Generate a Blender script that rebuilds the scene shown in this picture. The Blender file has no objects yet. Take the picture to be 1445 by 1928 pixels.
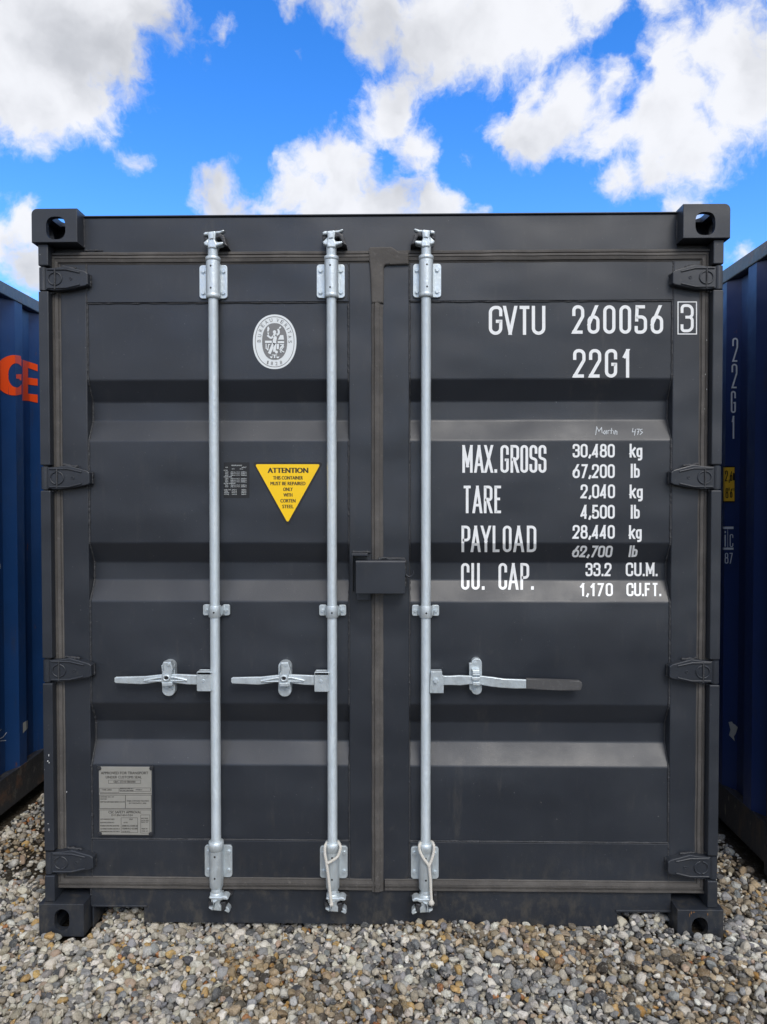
import bpy, bmesh, math, random
import numpy as np
from mathutils import Vector, Matrix

random.seed(7); rng = np.random.default_rng(11)
SC = bpy.context.scene
COL = SC.collection
PI = math.pi

# ------------------------------------------------------------------ camera
CAM = np.array([0.063, -2.576, 1.581]); YAW, PITCH, ROLL = map(math.radians, (0.989, -1.255, -0.027)); F = 1380.0
_f = np.array([-math.sin(YAW)*math.cos(PITCH), math.cos(YAW)*math.cos(PITCH), math.sin(PITCH)])
_r = np.array([math.cos(YAW), math.sin(YAW), 0.0]); _u = np.cross(_r, _f)
_r, _u = _r*math.cos(ROLL)+_u*math.sin(ROLL), -_r*math.sin(ROLL)+_u*math.cos(ROLL)
cd = bpy.data.cameras.new('camera'); cam = bpy.data.objects.new('camera', cd); COL.objects.link(cam)
cam.matrix_world = Matrix(((_r[0], _u[0], -_f[0], CAM[0]), (_r[1], _u[1], -_f[1], CAM[1]), (_r[2], _u[2], -_f[2], CAM[2]), (0, 0, 0, 1)))
cd.sensor_fit = 'VERTICAL'; cd.sensor_height = 24.0; cd.lens = 24.0*F/1928.0; cd.clip_start = 0.05; cd.clip_end = 3000
SC.camera = cam

def ray(px, py):
    d = _f + _r*(px-722.5)/F - _u*(py-964.0)/F
    return d/np.linalg.norm(d)
def XZ(px, py, Y=0.0):
    d = ray(px, py); t = (Y-CAM[1])/d[1]; p = CAM+d*t
    return float(p[0]), float(p[2])

# ------------------------------------------------------------------ world and sun
SUN_EL, SUN_AZ = 44.0, 162.0           # degrees; azimuth measured clockwise from +Y
SKY_STRENGTH, SUN_STRENGTH, SUN_ANGLE, EXPOSURE = 0.14, 1.6, 26.0, 0.42
W = bpy.data.worlds.new('World'); SC.world = W; W.use_nodes = True
nt = W.node_tree; nt.nodes.clear(); NN, LL = nt.nodes.new, nt.links.new
def math_(op, a, b=None, c=None, clamp=False):
    n = NN('ShaderNodeMath'); n.operation = op; n.use_clamp = clamp
    for i, v in enumerate((a, b, c)):
        if v is None: continue
        if isinstance(v, (int, float)): n.inputs[i].default_value = v
        else: LL(v, n.inputs[i])
    return n.outputs[0]
def maprange(v, a, b, c=0.0, d=1.0):
    n = NN('ShaderNodeMapRange'); n.interpolation_type = 'SMOOTHSTEP'; LL(v, n.inputs[0])
    for i, x in zip((1, 2, 3, 4), (a, b, c, d)): n.inputs[i].default_value = x
    return n.outputs[0]
def mixc(f, a, b):
    n = NN('ShaderNodeMix'); n.data_type = 'RGBA'
    for i, v in zip((0, 6, 7), (f, a, b)):
        if isinstance(v, (int, float)): n.inputs[i].default_value = v
        elif isinstance(v, tuple): n.inputs[i].default_value = (*v, 1)
        else: LL(v, n.inputs[i])
    return n.outputs[2]
sky = NN('ShaderNodeTexSky'); sky.sky_type = 'NISHITA'; sky.sun_disc = False
sky.sun_elevation = math.radians(SUN_EL); sky.sun_rotation = math.radians(SUN_AZ)
sky.air_density = 1.0; sky.dust_density = 0.3; sky.ozone_density = 3.0
hsv = NN('ShaderNodeHueSaturation'); LL(sky.outputs[0], hsv.inputs['Color'])
hsv.inputs['Hue'].default_value = .512; hsv.inputs['Saturation'].default_value = 1.36; hsv.inputs['Value'].default_value = 1.55
tc = NN('ShaderNodeTexCoord'); DIR = tc.outputs['Generated']
def vnoise(scale, detail, rough, vec=None, off=0.0, dist=0.0):
    n = NN('ShaderNodeTexNoise'); n.inputs['Scale'].default_value = scale; n.inputs['Detail'].default_value = detail
    n.inputs['Roughness'].default_value = rough; n.inputs['Distortion'].default_value = dist
    m = NN('ShaderNodeVectorMath'); m.operation = 'ADD'; LL(vec or DIR, m.inputs[0]); m.inputs[1].default_value = (off, off*.7, off*.3)
    LL(m.outputs[0], n.inputs['Vector']); return n
def warp(vec, scale, amt, off):
    n = vnoise(scale, 5, .6, vec, off)
    s = NN('ShaderNodeVectorMath'); s.operation = 'SUBTRACT'; LL(n.outputs['Color'], s.inputs[0]); s.inputs[1].default_value = (.5, .5, .5)
    k = NN('ShaderNodeVectorMath'); k.operation = 'SCALE'; LL(s.outputs[0], k.inputs[0]); k.inputs['Scale'].default_value = amt
    a = NN('ShaderNodeVectorMath'); a.operation = 'ADD'; LL(vec, a.inputs[0]); LL(k.outputs[0], a.inputs[1]); return a.outputs[0]
# cumulus clouds: each (x, y, r) is one billow, given as a direction and an angular size
BILLOWS = [(20,60,150),(160,50,135),(50,190,105),(275,20,75),(140,205,85),(225,130,70),(335,95,38),(425,75,24),(395,130,26),(235,318,22),
 (560,-15,36),(640,15,50),(720,30,75),(820,45,92),(925,55,92),(1005,35,100),(1110,-15,85),(1250,-35,70),(690,80,34),(560,105,13),
 (760,150,38),(735,205,55),(785,262,44),(690,205,26),(880,288,20),
 (590,305,48),(555,350,52),(650,335,66),(690,305,38),(505,385,32),(740,370,50),(800,388,48),(408,378,44),(440,385,34),(905,396,30),(620,400,80),(850,392,40),(700,400,66),
 (1010,240,50),(950,238,32),(1075,205,66),(1150,160,56),(1010,165,38),(1245,125,66),(1370,110,84),(1250,215,88),(1400,200,92),(1170,345,34),(1230,320,44),(1320,275,60),(1160,262,48),(1440,70,44),
 (45,432,56),(-10,440,62),(60,490,50),(1290,402,30),(1405,478,34),(1345,460,30)]
wd = warp(warp(DIR, 5.0, .05, 3.1), 15.0, .034, 9.4)
fld = None
for (x, y, r) in BILLOWS:
    c = ray(x, y); rr = r/F*(_f@c)*1.07-.003
    n = NN('ShaderNodeVectorMath'); n.operation = 'DISTANCE'; LL(wd, n.inputs[0]); n.inputs[1].default_value = tuple(c)
    v = math_('MULTIPLY_ADD', n.outputs['Value'], -14.0, rr*14.0)      # absolute angular depth, so edges fray alike
    fld = v if fld is None else math_('SMOOTH_MAX', fld, v, .25)
front = NN('ShaderNodeVectorMath'); front.operation = 'DOT_PRODUCT'; LL(DIR, front.inputs[0]); front.inputs[1].default_value = tuple(ray(722, 300))
away = maprange(front.outputs['Value'], .80, .70)                    # sky beyond the billows, where unseen clouds are added to whiten the ambient
gen = vnoise(2.6, 7, .58, wd, 5.0)
gfl = math_('MULTIPLY_ADD', gen.outputs['Fac'], 4.0, -1.5)
gfl = math_('SUBTRACT', gfl, math_('MULTIPLY', math_('SUBTRACT', 1.0, away), 6.0))
fld = math_('MAXIMUM', fld, gfl)
fine = vnoise(9.0, 9, .62, wd, 1.7); crisp = vnoise(34.0, 6, .6, wd, 4.0)
edge = math_('ADD', fld, math_('MULTIPLY_ADD', fine.outputs['Fac'], 1.35, -.70))
edge = math_('ADD', edge, math_('MULTIPLY_ADD', crisp.outputs['Fac'], .7, -.35))
mask = maprange(edge, -.12, .30)
body = vnoise(5.0, 5, .5, wd, 7.7)
low = vnoise(3.0, 4, .5, wd, 12.3)
gs = math_('ADD', math_('MULTIPLY', math_('MINIMUM', edge, 1.4), .50), math_('MULTIPLY_ADD', body.outputs['Fac'], 2.0, -1.0))
gs = math_('ADD', gs, math_('MULTIPLY_ADD', low.outputs['Fac'], 2.0, -1.0))
sh = vnoise(5.0, 5, .5, wd, 7.7); sh.inputs['Vector'].links[0].from_node.inputs[1].default_value = (7.7+.02, 7.7*.7-.01, 7.7*.3+.035)
gs = math_('ADD', gs, math_('MULTIPLY', math_('SUBTRACT', sh.outputs['Fac'], body.outputs['Fac']), 5.5))  # noise shifted sunward paints lit and shaded sides into the cloud colour
grey = maprange(gs, -.25, 1.40)
CW, CG = 5.2, 3.15
ccol = mixc(grey, (CW*.975, CW*.985, CW*1.02), (CG*.94, CG*.965, CG*1.02))
mask = math_('MULTIPLY', mask, .97)
fin = mixc(mask, hsv.outputs[0], ccol)
bg = NN('ShaderNodeBackground'); LL(fin, bg.inputs[0]); bg.inputs[1].default_value = SKY_STRENGTH
wo = NN('ShaderNodeOutputWorld'); LL(bg.outputs[0], wo.inputs[0])
W.cycles.sampling_method = 'MANUAL'; W.cycles.sample_map_resolution = 512
sl = bpy.data.lights.new('sun', 'SUN'); sl.energy = SUN_STRENGTH; sl.angle = math.radians(SUN_ANGLE); sl.color = (1.0, .95, .88)
so = bpy.data.objects.new('sun', sl); COL.objects.link(so)
_az, _el = math.radians(SUN_AZ), math.radians(SUN_EL)
sv = Vector((math.sin(_az)*math.cos(_el), math.cos(_az)*math.cos(_el), math.sin(_el)))
so.rotation_euler = sv.to_track_quat('Z', 'Y').to_euler(); so.location = (0, -6, 8)
SC.view_settings.view_transform = 'Standard'; SC.view_settings.look = 'None'; SC.view_settings.gamma = 1
SC.view_settings.exposure = EXPOSURE
SC.cycles.max_bounces = 6; SC.cycles.diffuse_bounces = 3; SC.cycles.glossy_bounces = 3
try: SC.cycles.use_denoising = True
except Exception: pass

# ------------------------------------------------------------------ materials
class Mat:
    def __init__(s, name, col=(.5,.5,.5), rough=.5, metal=0.0, spec=.5):
        s.m = bpy.data.materials.new(name); s.m.use_nodes = True; s.t = s.m.node_tree; s.b = s.t.nodes['Principled BSDF']
        s.b.inputs['Base Color'].default_value = (*col, 1); s.b.inputs['Roughness'].default_value = rough
        s.b.inputs['Metallic'].default_value = metal; s.b.inputs['Specular IOR Level'].default_value = spec
        s.tc = s.t.nodes.new('ShaderNodeTexCoord'); s.col = None; s.c0 = col; s.h = None
    def link(s, a, b): s.t.links.new(a, b)
    def coord(s, scale=(1,1,1), obj=True):
        g = s.t.nodes.new('ShaderNodeNewGeometry'); m = s.t.nodes.new('ShaderNodeMapping'); m.inputs['Scale'].default_value = scale
        s.link(g.outputs['Position'], m.inputs[0]); return m.outputs[0]
    def noise(s, scale, detail=4, rough=.55, sc=(1,1,1), lo=.4, hi=.6, dist=0.0):
        n = s.t.nodes.new('ShaderNodeTexNoise'); n.inputs['Scale'].default_value = scale; n.inputs['Detail'].default_value = detail
        n.inputs['Roughness'].default_value = rough; n.inputs['Distortion'].default_value = dist; s.link(s.coord(sc), n.inputs['Vector'])
        r = s.t.nodes.new('ShaderNodeMapRange'); r.interpolation_type = 'SMOOTHSTEP'; r.inputs[1].default_value = lo; r.inputs[2].default_value = hi
        s.link(n.outputs['Fac'], r.inputs[0]); return r.outputs[0]
    def mul(s, a, k):
        n = s.t.nodes.new('ShaderNodeMath'); n.operation = 'MULTIPLY'; s.link(a, n.inputs[0])
        if isinstance(k, (int, float)): n.inputs[1].default_value = k
        else: s.link(k, n.inputs[1])
        return n.outputs[0]
    def over(s, fac, col, amount=1.0):
        n = s.t.nodes.new('ShaderNodeMix'); n.data_type = 'RGBA'
        s.link(s.mul(fac, amount), n.inputs[0])
        if s.col is None: n.inputs[6].default_value = (*s.c0, 1)
        else: s.link(s.col, n.inputs[6])
        if isinstance(col, tuple): n.inputs[7].default_value = (*col, 1)
        else: s.link(col, n.inputs[7])
        s.col = n.outputs[2]; s.link(s.col, s.b.inputs['Base Color']); return s
    def roughn(s, fac, a, b):
        r = s.t.nodes.new('ShaderNodeMapRange'); r.inputs[3].default_value = a; r.inputs[4].default_value = b
        s.link(fac, r.inputs[0]); s.link(r.outputs[0], s.b.inputs['Roughness']); return s
    def bump(s, fac, dist, strength=1.0):
        b = s.t.nodes.new('ShaderNodeBump'); b.inputs['Distance'].default_value = dist; b.inputs['Strength'].default_value = strength
        s.link(fac, b.inputs['Height'])
        if s.h is not None: s.link(s.h, b.inputs['Normal'])
        s.h = b.outputs[0]; s.link(s.h, s.b.inputs['Normal']); return s

def dark_paint(name='charcoal_paint', col=(.0185,.0225,.0305)):
    m = Mat(name, col, .4, 0, .6)
    m.over(m.noise(2.2, 5, .6, (1,1,1.6), .35, .75), tuple(c*1.28 for c in col), .7)
    m.over(m.noise(16, 7, .7, (1.6,1,.35), .54, .8), (.055,.054,.055), .38)       # vertical rain dust
    m.over(m.noise(170, 3, .5, (1,1,1), .735, .79), (.30,.30,.30), .6)              # chips and specks
    m.over(m.noise(34, 8, .75, (1,1,.5), .60, .74), (.085,.083,.080), .30)          # scuffs
    m.over(m.noise(6, 8, .75, (1,1,.18), .60, .72), (.062,.060,.058), .45)
    g = m.t.nodes.new('ShaderNodeNewGeometry'); sx = m.t.nodes.new('ShaderNodeSeparateXYZ'); m.link(g.outputs['Position'], sx.inputs[0])
    r = m.t.nodes.new('ShaderNodeMapRange'); r.inputs[1].default_value = .34; r.inputs[2].default_value = .0; m.link(sx.outputs[2], r.inputs[0])
    m.over(m.mul(r.outputs[0], m.noise(22, 8, .75, (1,1,.6), .46, .66)), (.095,.085,.068), .55)                 # mud splashed up from the gravel
    m.roughn(m.noise(3.5, 6, .65, (1,1,1), .3, .7), .36, .50)
    m.bump(m.noise(1.7, 2, .5, (1,1,1.4), 0, 1), .020)
    m.bump(m.noise(420, 2, .5, (1,1,1), 0, 1), .00025)
    return m.m
PAINT = dark_paint()
weld = Mat('weld_bead_paint', (.04,.042,.047), .4); weld.bump(weld.noise(260, 3, .6, (1,1,1), .2, .8), .0015); WELD = weld.m
rb = Mat('weathered_rubber', (.078,.073,.069), .75, 0, .3)
rb.over(rb.noise(9, 6, .65, (1,1,1), .38, .72), (.125,.117,.109), .8); rb.over(rb.noise(60, 5, .6, (1,1,1), .58, .8), (.20,.19,.175), .5)
rb.bump(rb.noise(90, 4, .6, (1,1,1), .2, .8), .0006); RUBBER = rb.m
zn = Mat('galvanised_steel', (.61,.675,.71), .34, .6, .5)
zn.over(zn.noise(70, 5, .65, (1,1,.35), .42, .7), (.50,.56,.60), .5); zn.over(zn.noise(16, 4, .6, (1,1,.4), .45, .75), (.69,.745,.77), .6)
zn.roughn(zn.noise(40, 4, .6, (1,1,.5), .3, .7), .34, .56); zn.bump(zn.noise(130, 4, .6, (1,1,.5), .2, .8), .0005); ZINC = zn.m
kd = Mat('blackened_keeper_steel', (.045,.046,.05), .38, .2); kd.bump(kd.noise(150, 3, .6, (1,1,1), .2, .8), .0008); KEEP = kd.m
HOLE = Mat('dark_hole', (.008,.008,.009), .8).m
wp = Mat('white_paint', (.84,.86,.87), .5); wp.over(wp.noise(60, 5, .6, (1,1,1), .55, .8), (.62,.63,.64), .5); WHITE = wp.m
wh = Mat('white_sticker_vinyl', (.76,.80,.81), .35); WVIN = wh.m
GVIN = Mat('grey_sticker_print', (.20,.20,.20), .4).m
BLK = Mat('black_sticker_print', (.014,.014,.014), .45).m
DVIN = Mat('dark_data_sticker', (.012,.012,.013), .4).m
yl = Mat('yellow_sticker_vinyl', (.98,.62,.003), .4); YEL = yl.m
pl = Mat('stamped_aluminium_plate', (.36,.355,.325), .45, .35); pl.over(pl.noise(30, 5, .6, (1,1,1), .4, .7), (.40,.39,.355), .6); PLATE = pl.m
ETCH = Mat('plate_etched_print', (.045,.043,.04), .55).m
SCRIB = Mat('chalk_scribble', (.50,.54,.57), .7).m
gr_ = Mat('handle_grip_rubber', (.07,.07,.072), .62); gr_.over(gr_.noise(90, 4, .6, (1,1,1), .5, .75), (.12,.12,.12), .5); GRIP = gr_.m
rp = Mat('braided_cord', (.62,.60,.55), .85, 0, .2); rp.over(rp.noise(160, 3, .6, (1,1,1), .5, .75), (.42,.38,.32), .5); ROPE = rp.m
def blue_paint(name, col, dirt=1.0):
    m = Mat(name, col, .42)
    m.over(m.noise(2.5, 5, .6, (1,1,.7), .38, .7), tuple(c*.72 for c in col), .6)
    m.over(m.noise(13, 7, .7, (1,1,.22), .56, .78), (.045,.043,.045), .6*dirt)
    m.over(m.noise(26, 7, .72, (1,1,.5), .665, .72), (.16,.065,.03), .8)
    m.over(m.noise(60, 5, .7, (1,1,.14), .685, .73), (.22,.24,.27), .6)
    m.bump(m.noise(3, 3, .5, (1,1,1), 0, 1), .008); m.roughn(m.noise(5, 5, .6, (1,1,.4), .3, .7), .32, .55); return m.m
BLUE_L = blue_paint('worn_blue_paint', (.013,.055,.185)); BLUE_R = blue_paint('worn_navy_paint', (.020,.043,.155), 1.2)
def rail_paint(name, col):
    m = Mat(name, col, .5); m.over(m.noise(9, 6, .7, (1,1,1), .5, .68), (.20,.10,.055), .6)
    m.over(m.noise(22, 6, .7, (1,1,1), .52, .72), (.25,.24,.20), .45); m.bump(m.noise(40, 4, .6, (1,1,1), .2, .8), .001); return m.m
RAIL_L = rail_paint('worn_rail_paint', (.075,.11,.165)); RAIL_R = rail_paint('mossy_rail_paint', (.11,.125,.125))
rs = Mat('rusty_post_paint', (.032,.034,.042), .6); rs.over(rs.noise(9, 7, .7, (2,1,.3), .5, .66), (.12,.085,.055), .75); rs.over(rs.noise(40, 5, .7, (2,1,.3), .6, .7), (.30,.27,.22), .6)
rs.bump(rs.noise(60, 5, .6, (1,1,.4), .2, .8), .001); RUSTP = rs.m
ORANGE = Mat('orange_red_lettering', (.93,.085,.010), .42).m
MARK = Mat('faded_white_lettering', (.68,.73,.78), .5).m
YTAG = Mat('aged_yellow_tag', (.86,.52,.04), .45).m
PAPER = Mat('torn_paper_residue', (.42,.44,.42), .8).m

# ------------------------------------------------------------------ mesh builder
class MB:
    def __init__(s): s.v = []; s.f = []; s.mi = []; s.sm = []; s.mats = []
    def mid(s, m):
        if m not in s.mats: s.mats.append(m)
        return s.mats.index(m)
    def add(s, vs, fs, m, smooth=False):
        o = len(s.v); s.v += [tuple(map(float, v)) for v in vs]; k = s.mid(m)
        for f in fs: s.f.append(tuple(i+o for i in f)); s.mi.append(k); s.sm.append(smooth)
    def addbm(s, bm, m, smooth=False):
        bm.verts.ensure_lookup_table(); bmesh.ops.recalc_face_normals(bm, faces=bm.faces)
        for i, v in enumerate(bm.verts): v.index = i
        s.add([v.co[:] for v in bm.verts], [[v.index for v in f.verts] for f in bm.faces], m, smooth); bm.free()
    def box(s, x0, x1, y0, y1, z0, z1, m, bev=.0):
        x0, x1 = sorted((x0, x1)); y0, y1 = sorted((y0, y1)); z0, z1 = sorted((z0, z1))
        bm = bmesh.new(); bmesh.ops.create_cube(bm, size=1)
        for v in bm.verts: v.co = ((x0+x1)/2+v.co.x*(x1-x0), (y0+y1)/2+v.co.y*(y1-y0), (z0+z1)/2+v.co.z*(z1-z0))
        b = min(bev, (x1-x0)*.45, (y1-y0)*.45, (z1-z0)*.45)
        if b > 0: bmesh.ops.bevel(bm, geom=list(bm.edges), offset=b, segments=2, affect='EDGES', profile=.5)
        s.addbm(bm, m)
    def prism(s, pts, y0, y1, m, bev=.0, smooth=False, seg=2):           # outline in XZ, front y0, back y1
        bm = bmesh.new(); vs = [bm.verts.new((x, y0, z)) for x, z in pts]; f = bm.faces.new(vs)
        r = bmesh.ops.extrude_face_region(bm, geom=[f]); nv = [e for e in r['geom'] if isinstance(e, bmesh.types.BMVert)]
        for v in nv: v.co.y = y1
        if bev > 0:
            ed = [e for e in bm.edges if all(abs(v.co.y-y0) < 1e-7 for v in e.verts)]
            bmesh.ops.bevel(bm, geom=ed, offset=bev, segments=seg, affect='EDGES', profile=.5)
        s.addbm(bm, m, smooth)
    def cyl(s, a, b, r, m, n=24, r2=None, cap=True, smooth=True):
        a, b = Vector(a), Vector(b); d = (b-a).normalized(); t = d.orthogonal().normalized(); w = d.cross(t); r2 = r if r2 is None else r2
        vs = []; fs = []
        for p, q in ((a, r), (b, r2)):
            for k in range(n):
                an = 2*PI*k/n; vs.append(p+(t*math.cos(an)+w*math.sin(an))*q)
        for k in range(n): fs.append((k, (k+1) % n, n+(k+1) % n, n+k))
        s.add(vs, fs, m, smooth)
        if cap:
            s.add(vs[:n], [tuple(reversed(range(n)))], m); s.add(vs[n:], [tuple(range(n))], m)
    def lathe(s, x, y, prof, m, n=32):               # vertical axis; prof = [(z, r)]
        vs = []; fs = []
        for z, r in prof:
            for k in range(n): an = 2*PI*k/n; vs.append((x+r*math.cos(an), y+r*math.sin(an), z))
        for j in range(len(prof)-1):
            for k in range(n): fs.append((j*n+k, j*n+(k+1) % n, (j+1)*n+(k+1) % n, (j+1)*n+k))
        s.add(vs, fs, m, True); s.add(vs[:n], [tuple(reversed(range(n)))], m); s.add(vs[-n:], [tuple(range(n))], m)
    def tube(s, pts, r, m, n=8, closed=False, wob=0.0, flat=1.0):
        pts = [Vector(p) for p in pts]; N = len(pts); vs = []; fs = []; up = Vector((0, 1, 0))
        for i, p in enumerate(pts):
            d = (pts[(i+1) % N if closed else min(i+1, N-1)]-pts[(i-1) % N if closed else max(i-1, 0)])
            d = d.normalized() if d.length > 1e-9 else Vector((0, 0, 1)); a = up-d*up.dot(d)
            a = a.normalized() if a.length > 1e-3 else d.orthogonal().normalized(); b = d.cross(a); rr = r*(1+wob*(random.random()*2-1))
            for k in range(n): an = 2*PI*k/n; vs.append(p+a*math.cos(an)*rr*flat+b*math.sin(an)*rr)
        for i in range(N if closed else N-1):
            j = (i+1) % N
            for k in range(n): fs.append((i*n+k, i*n+(k+1) % n, j*n+(k+1) % n, j*n+k))
        s.add(vs, fs, m, True)
        if not closed: s.add(vs[:n], [tuple(reversed(range(n)))], m); s.add(vs[-n:], [tuple(range(n))], m)
    def weldline(s, a, b, r=.0024, m=None, step=.005):
        a, b = Vector(a), Vector(b); n = max(2, int((b-a).length/step)); L = []
        for i in range(n+1):
            p = a.lerp(b, i/n); L.append(p+Vector((random.uniform(-1, 1), 0, random.uniform(-1, 1)))*.0006)
        s.tube(L, r, m or WELD, 7, wob=.35)
    def sweep(s, prof, path, m, smooth=False):       # prof: (u, y) with u outward in XZ to the left of travel; path: XZ points
        N = len(path); vs = []; fs = []; K = len(prof)
        for i, (x, z) in enumerate(path):
            def nrm(a, b): dx, dz = b[0]-a[0], b[1]-a[1]; l = math.hypot(dx, dz); return (-dz/l, dx/l)
            if i == 0: n = nrm(path[0], path[1]); k = 1
            elif i == N-1: n = nrm(path[-2], path[-1]); k = 1
            else:
                n1, n2 = nrm(path[i-1], path[i]), nrm(path[i], path[i+1]); n = (n1[0]+n2[0], n1[1]+n2[1]); l = math.hypot(*n)
                n = (n[0]/l, n[1]/l); k = 1/max(.3, n[0]*n1[0]+n[1]*n1[1])
            for u, y in prof: vs.append((x+n[0]*u*k, y, z+n[1]*u*k))
        for i in range(N-1):
            for k in range(K-1): fs.append((i*K+k, i*K+k+1, (i+1)*K+k+1, (i+1)*K+k))
        s.add(vs, fs, m, smooth)
    def build(s, name, parent=None, label=None, cat=None, group=None, kind=None):
        me = bpy.data.meshes.new(name); me.from_pydata(s.v, [], s.f)
        for m in s.mats: me.materials.append(m)
        me.polygons.foreach_set('material_index', s.mi); me.polygons.foreach_set('use_smooth', s.sm); me.update()
        o = bpy.data.objects.new(name, me); COL.objects.link(o); o.parent = parent
        if parent is not None and parent.type == 'EMPTY': o.matrix_parent_inverse = Matrix.Translation(-parent.location)
        return tag(o, label, cat, group, kind)
def tag(o, label=None, cat=None, group=None, kind=None):
    for k, v in (('label', label), ('category', cat), ('group', group), ('kind', kind)):
        if v: o[k] = v
    return o
def empty(name, loc, label, cat, group=None):
    o = bpy.data.objects.new(name, None); COL.objects.link(o); o.empty_display_size = .1; o.location = loc
    return tag(o, label, cat, group)                 # parts keep world coordinates through the parent inverse
def rrect(x0, x1, z0, z1, r, n=5):
    x0, x1 = sorted((x0, x1)); z0, z1 = sorted((z0, z1)); r = min(r, (x1-x0)*.499, (z1-z0)*.499); P = []
    for cx, cz, a0 in ((x1-r, z1-r, 0), (x0+r, z1-r, 90), (x0+r, z0+r, 180), (x1-r, z0+r, 270)):
        for k in range(n+1): a = math.radians(a0+90*k/n); P.append((cx+r*math.cos(a), cz+r*math.sin(a)))
    return P

# ------------------------------------------------------------------ door surface (frame plane, panels, pressed grooves)
YF, YP, GD = .050, .0565, .041            # frame face, panel face, groove depth
def zpx(py, px=400, Y=YP): return XZ(px, py, Y)[1]
# each groove: z of the four creases, read at x=400 of the photograph
GR = [(715.5, 757, 793, 830), (1022.5, 1058, 1092, 1132), (1324.5, 1357, 1393, 1440)]
CRE = []
for a, b, c, d in GR:
    za, zb, zc, zd = zpx(a), zpx(b, Y=YP+GD), zpx(c, Y=YP+GD), zpx(d)
    CRE.append((za, zb, zc, zd))
def door_y(z):
    for za, zb, zc, zd in CRE:
        if zd < z < za:
            if z > zb: return YP+GD*(za-z)/(za-zb)
            if z < zc: return YP+GD*(z-zd)/(zc-zd)
            return YP+GD
    return YP
def on_door(px, py, off=.0015, flat=None):
    d = ray(px, py); Y = YP if flat is None else flat
    t = (Y-CAM[1])/d[1]
    if flat is None:
        lo, hi = (YP-.01-CAM[1])/d[1], (YP+GD+.01-CAM[1])/d[1]
        for _ in range(26):
            t = (lo+hi)/2; p = CAM+d*t
            if p[1] < door_y(p[2]): lo = t
            else: hi = t
    p = CAM+d*(t-off/d[1]); return (p[0], p[1], p[2])

# ------------------------------------------------------------------ lettering
def fillet(pts, rad, closed=False):
    out = []; N = len(pts)
    for i, p in enumerate(pts):
        r = rad[i] if isinstance(rad, (list, tuple)) else rad
        if (not closed and i in (0, N-1)) or r <= 0: out.append(p); continue
        a, b = Vector(pts[(i-1) % N]), Vector(pts[(i+1) % N]); q = Vector(p); u, v = (a-q), (b-q)
        lu, lv = u.length, v.length; u.normalize(); v.normalize(); ang = u.angle(v, 3.1)
        if ang > 3.05: out.append(p); continue
        t = min(r/math.tan(ang/2), lu*.499, lv*.499); r2 = t*math.tan(ang/2)
        c = q+(u+v).normalized()*(r2/math.sin(ang/2)); s0, s1 = q+u*t, q+v*t
        a0 = math.atan2(s0.y-c.y, s0.x-c.x); a1 = math.atan2(s1.y-c.y, s1.x-c.x); da = (a1-a0+PI) % (2*PI)-PI
        for k in range(7): an = a0+da*k/6; out.append((c.x+r2*math.cos(an), c.y+r2*math.sin(an)))
    return out
w = .40
O_ = ([(0,0),(w,0),(w,1),(0,1)], .2, True)
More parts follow.
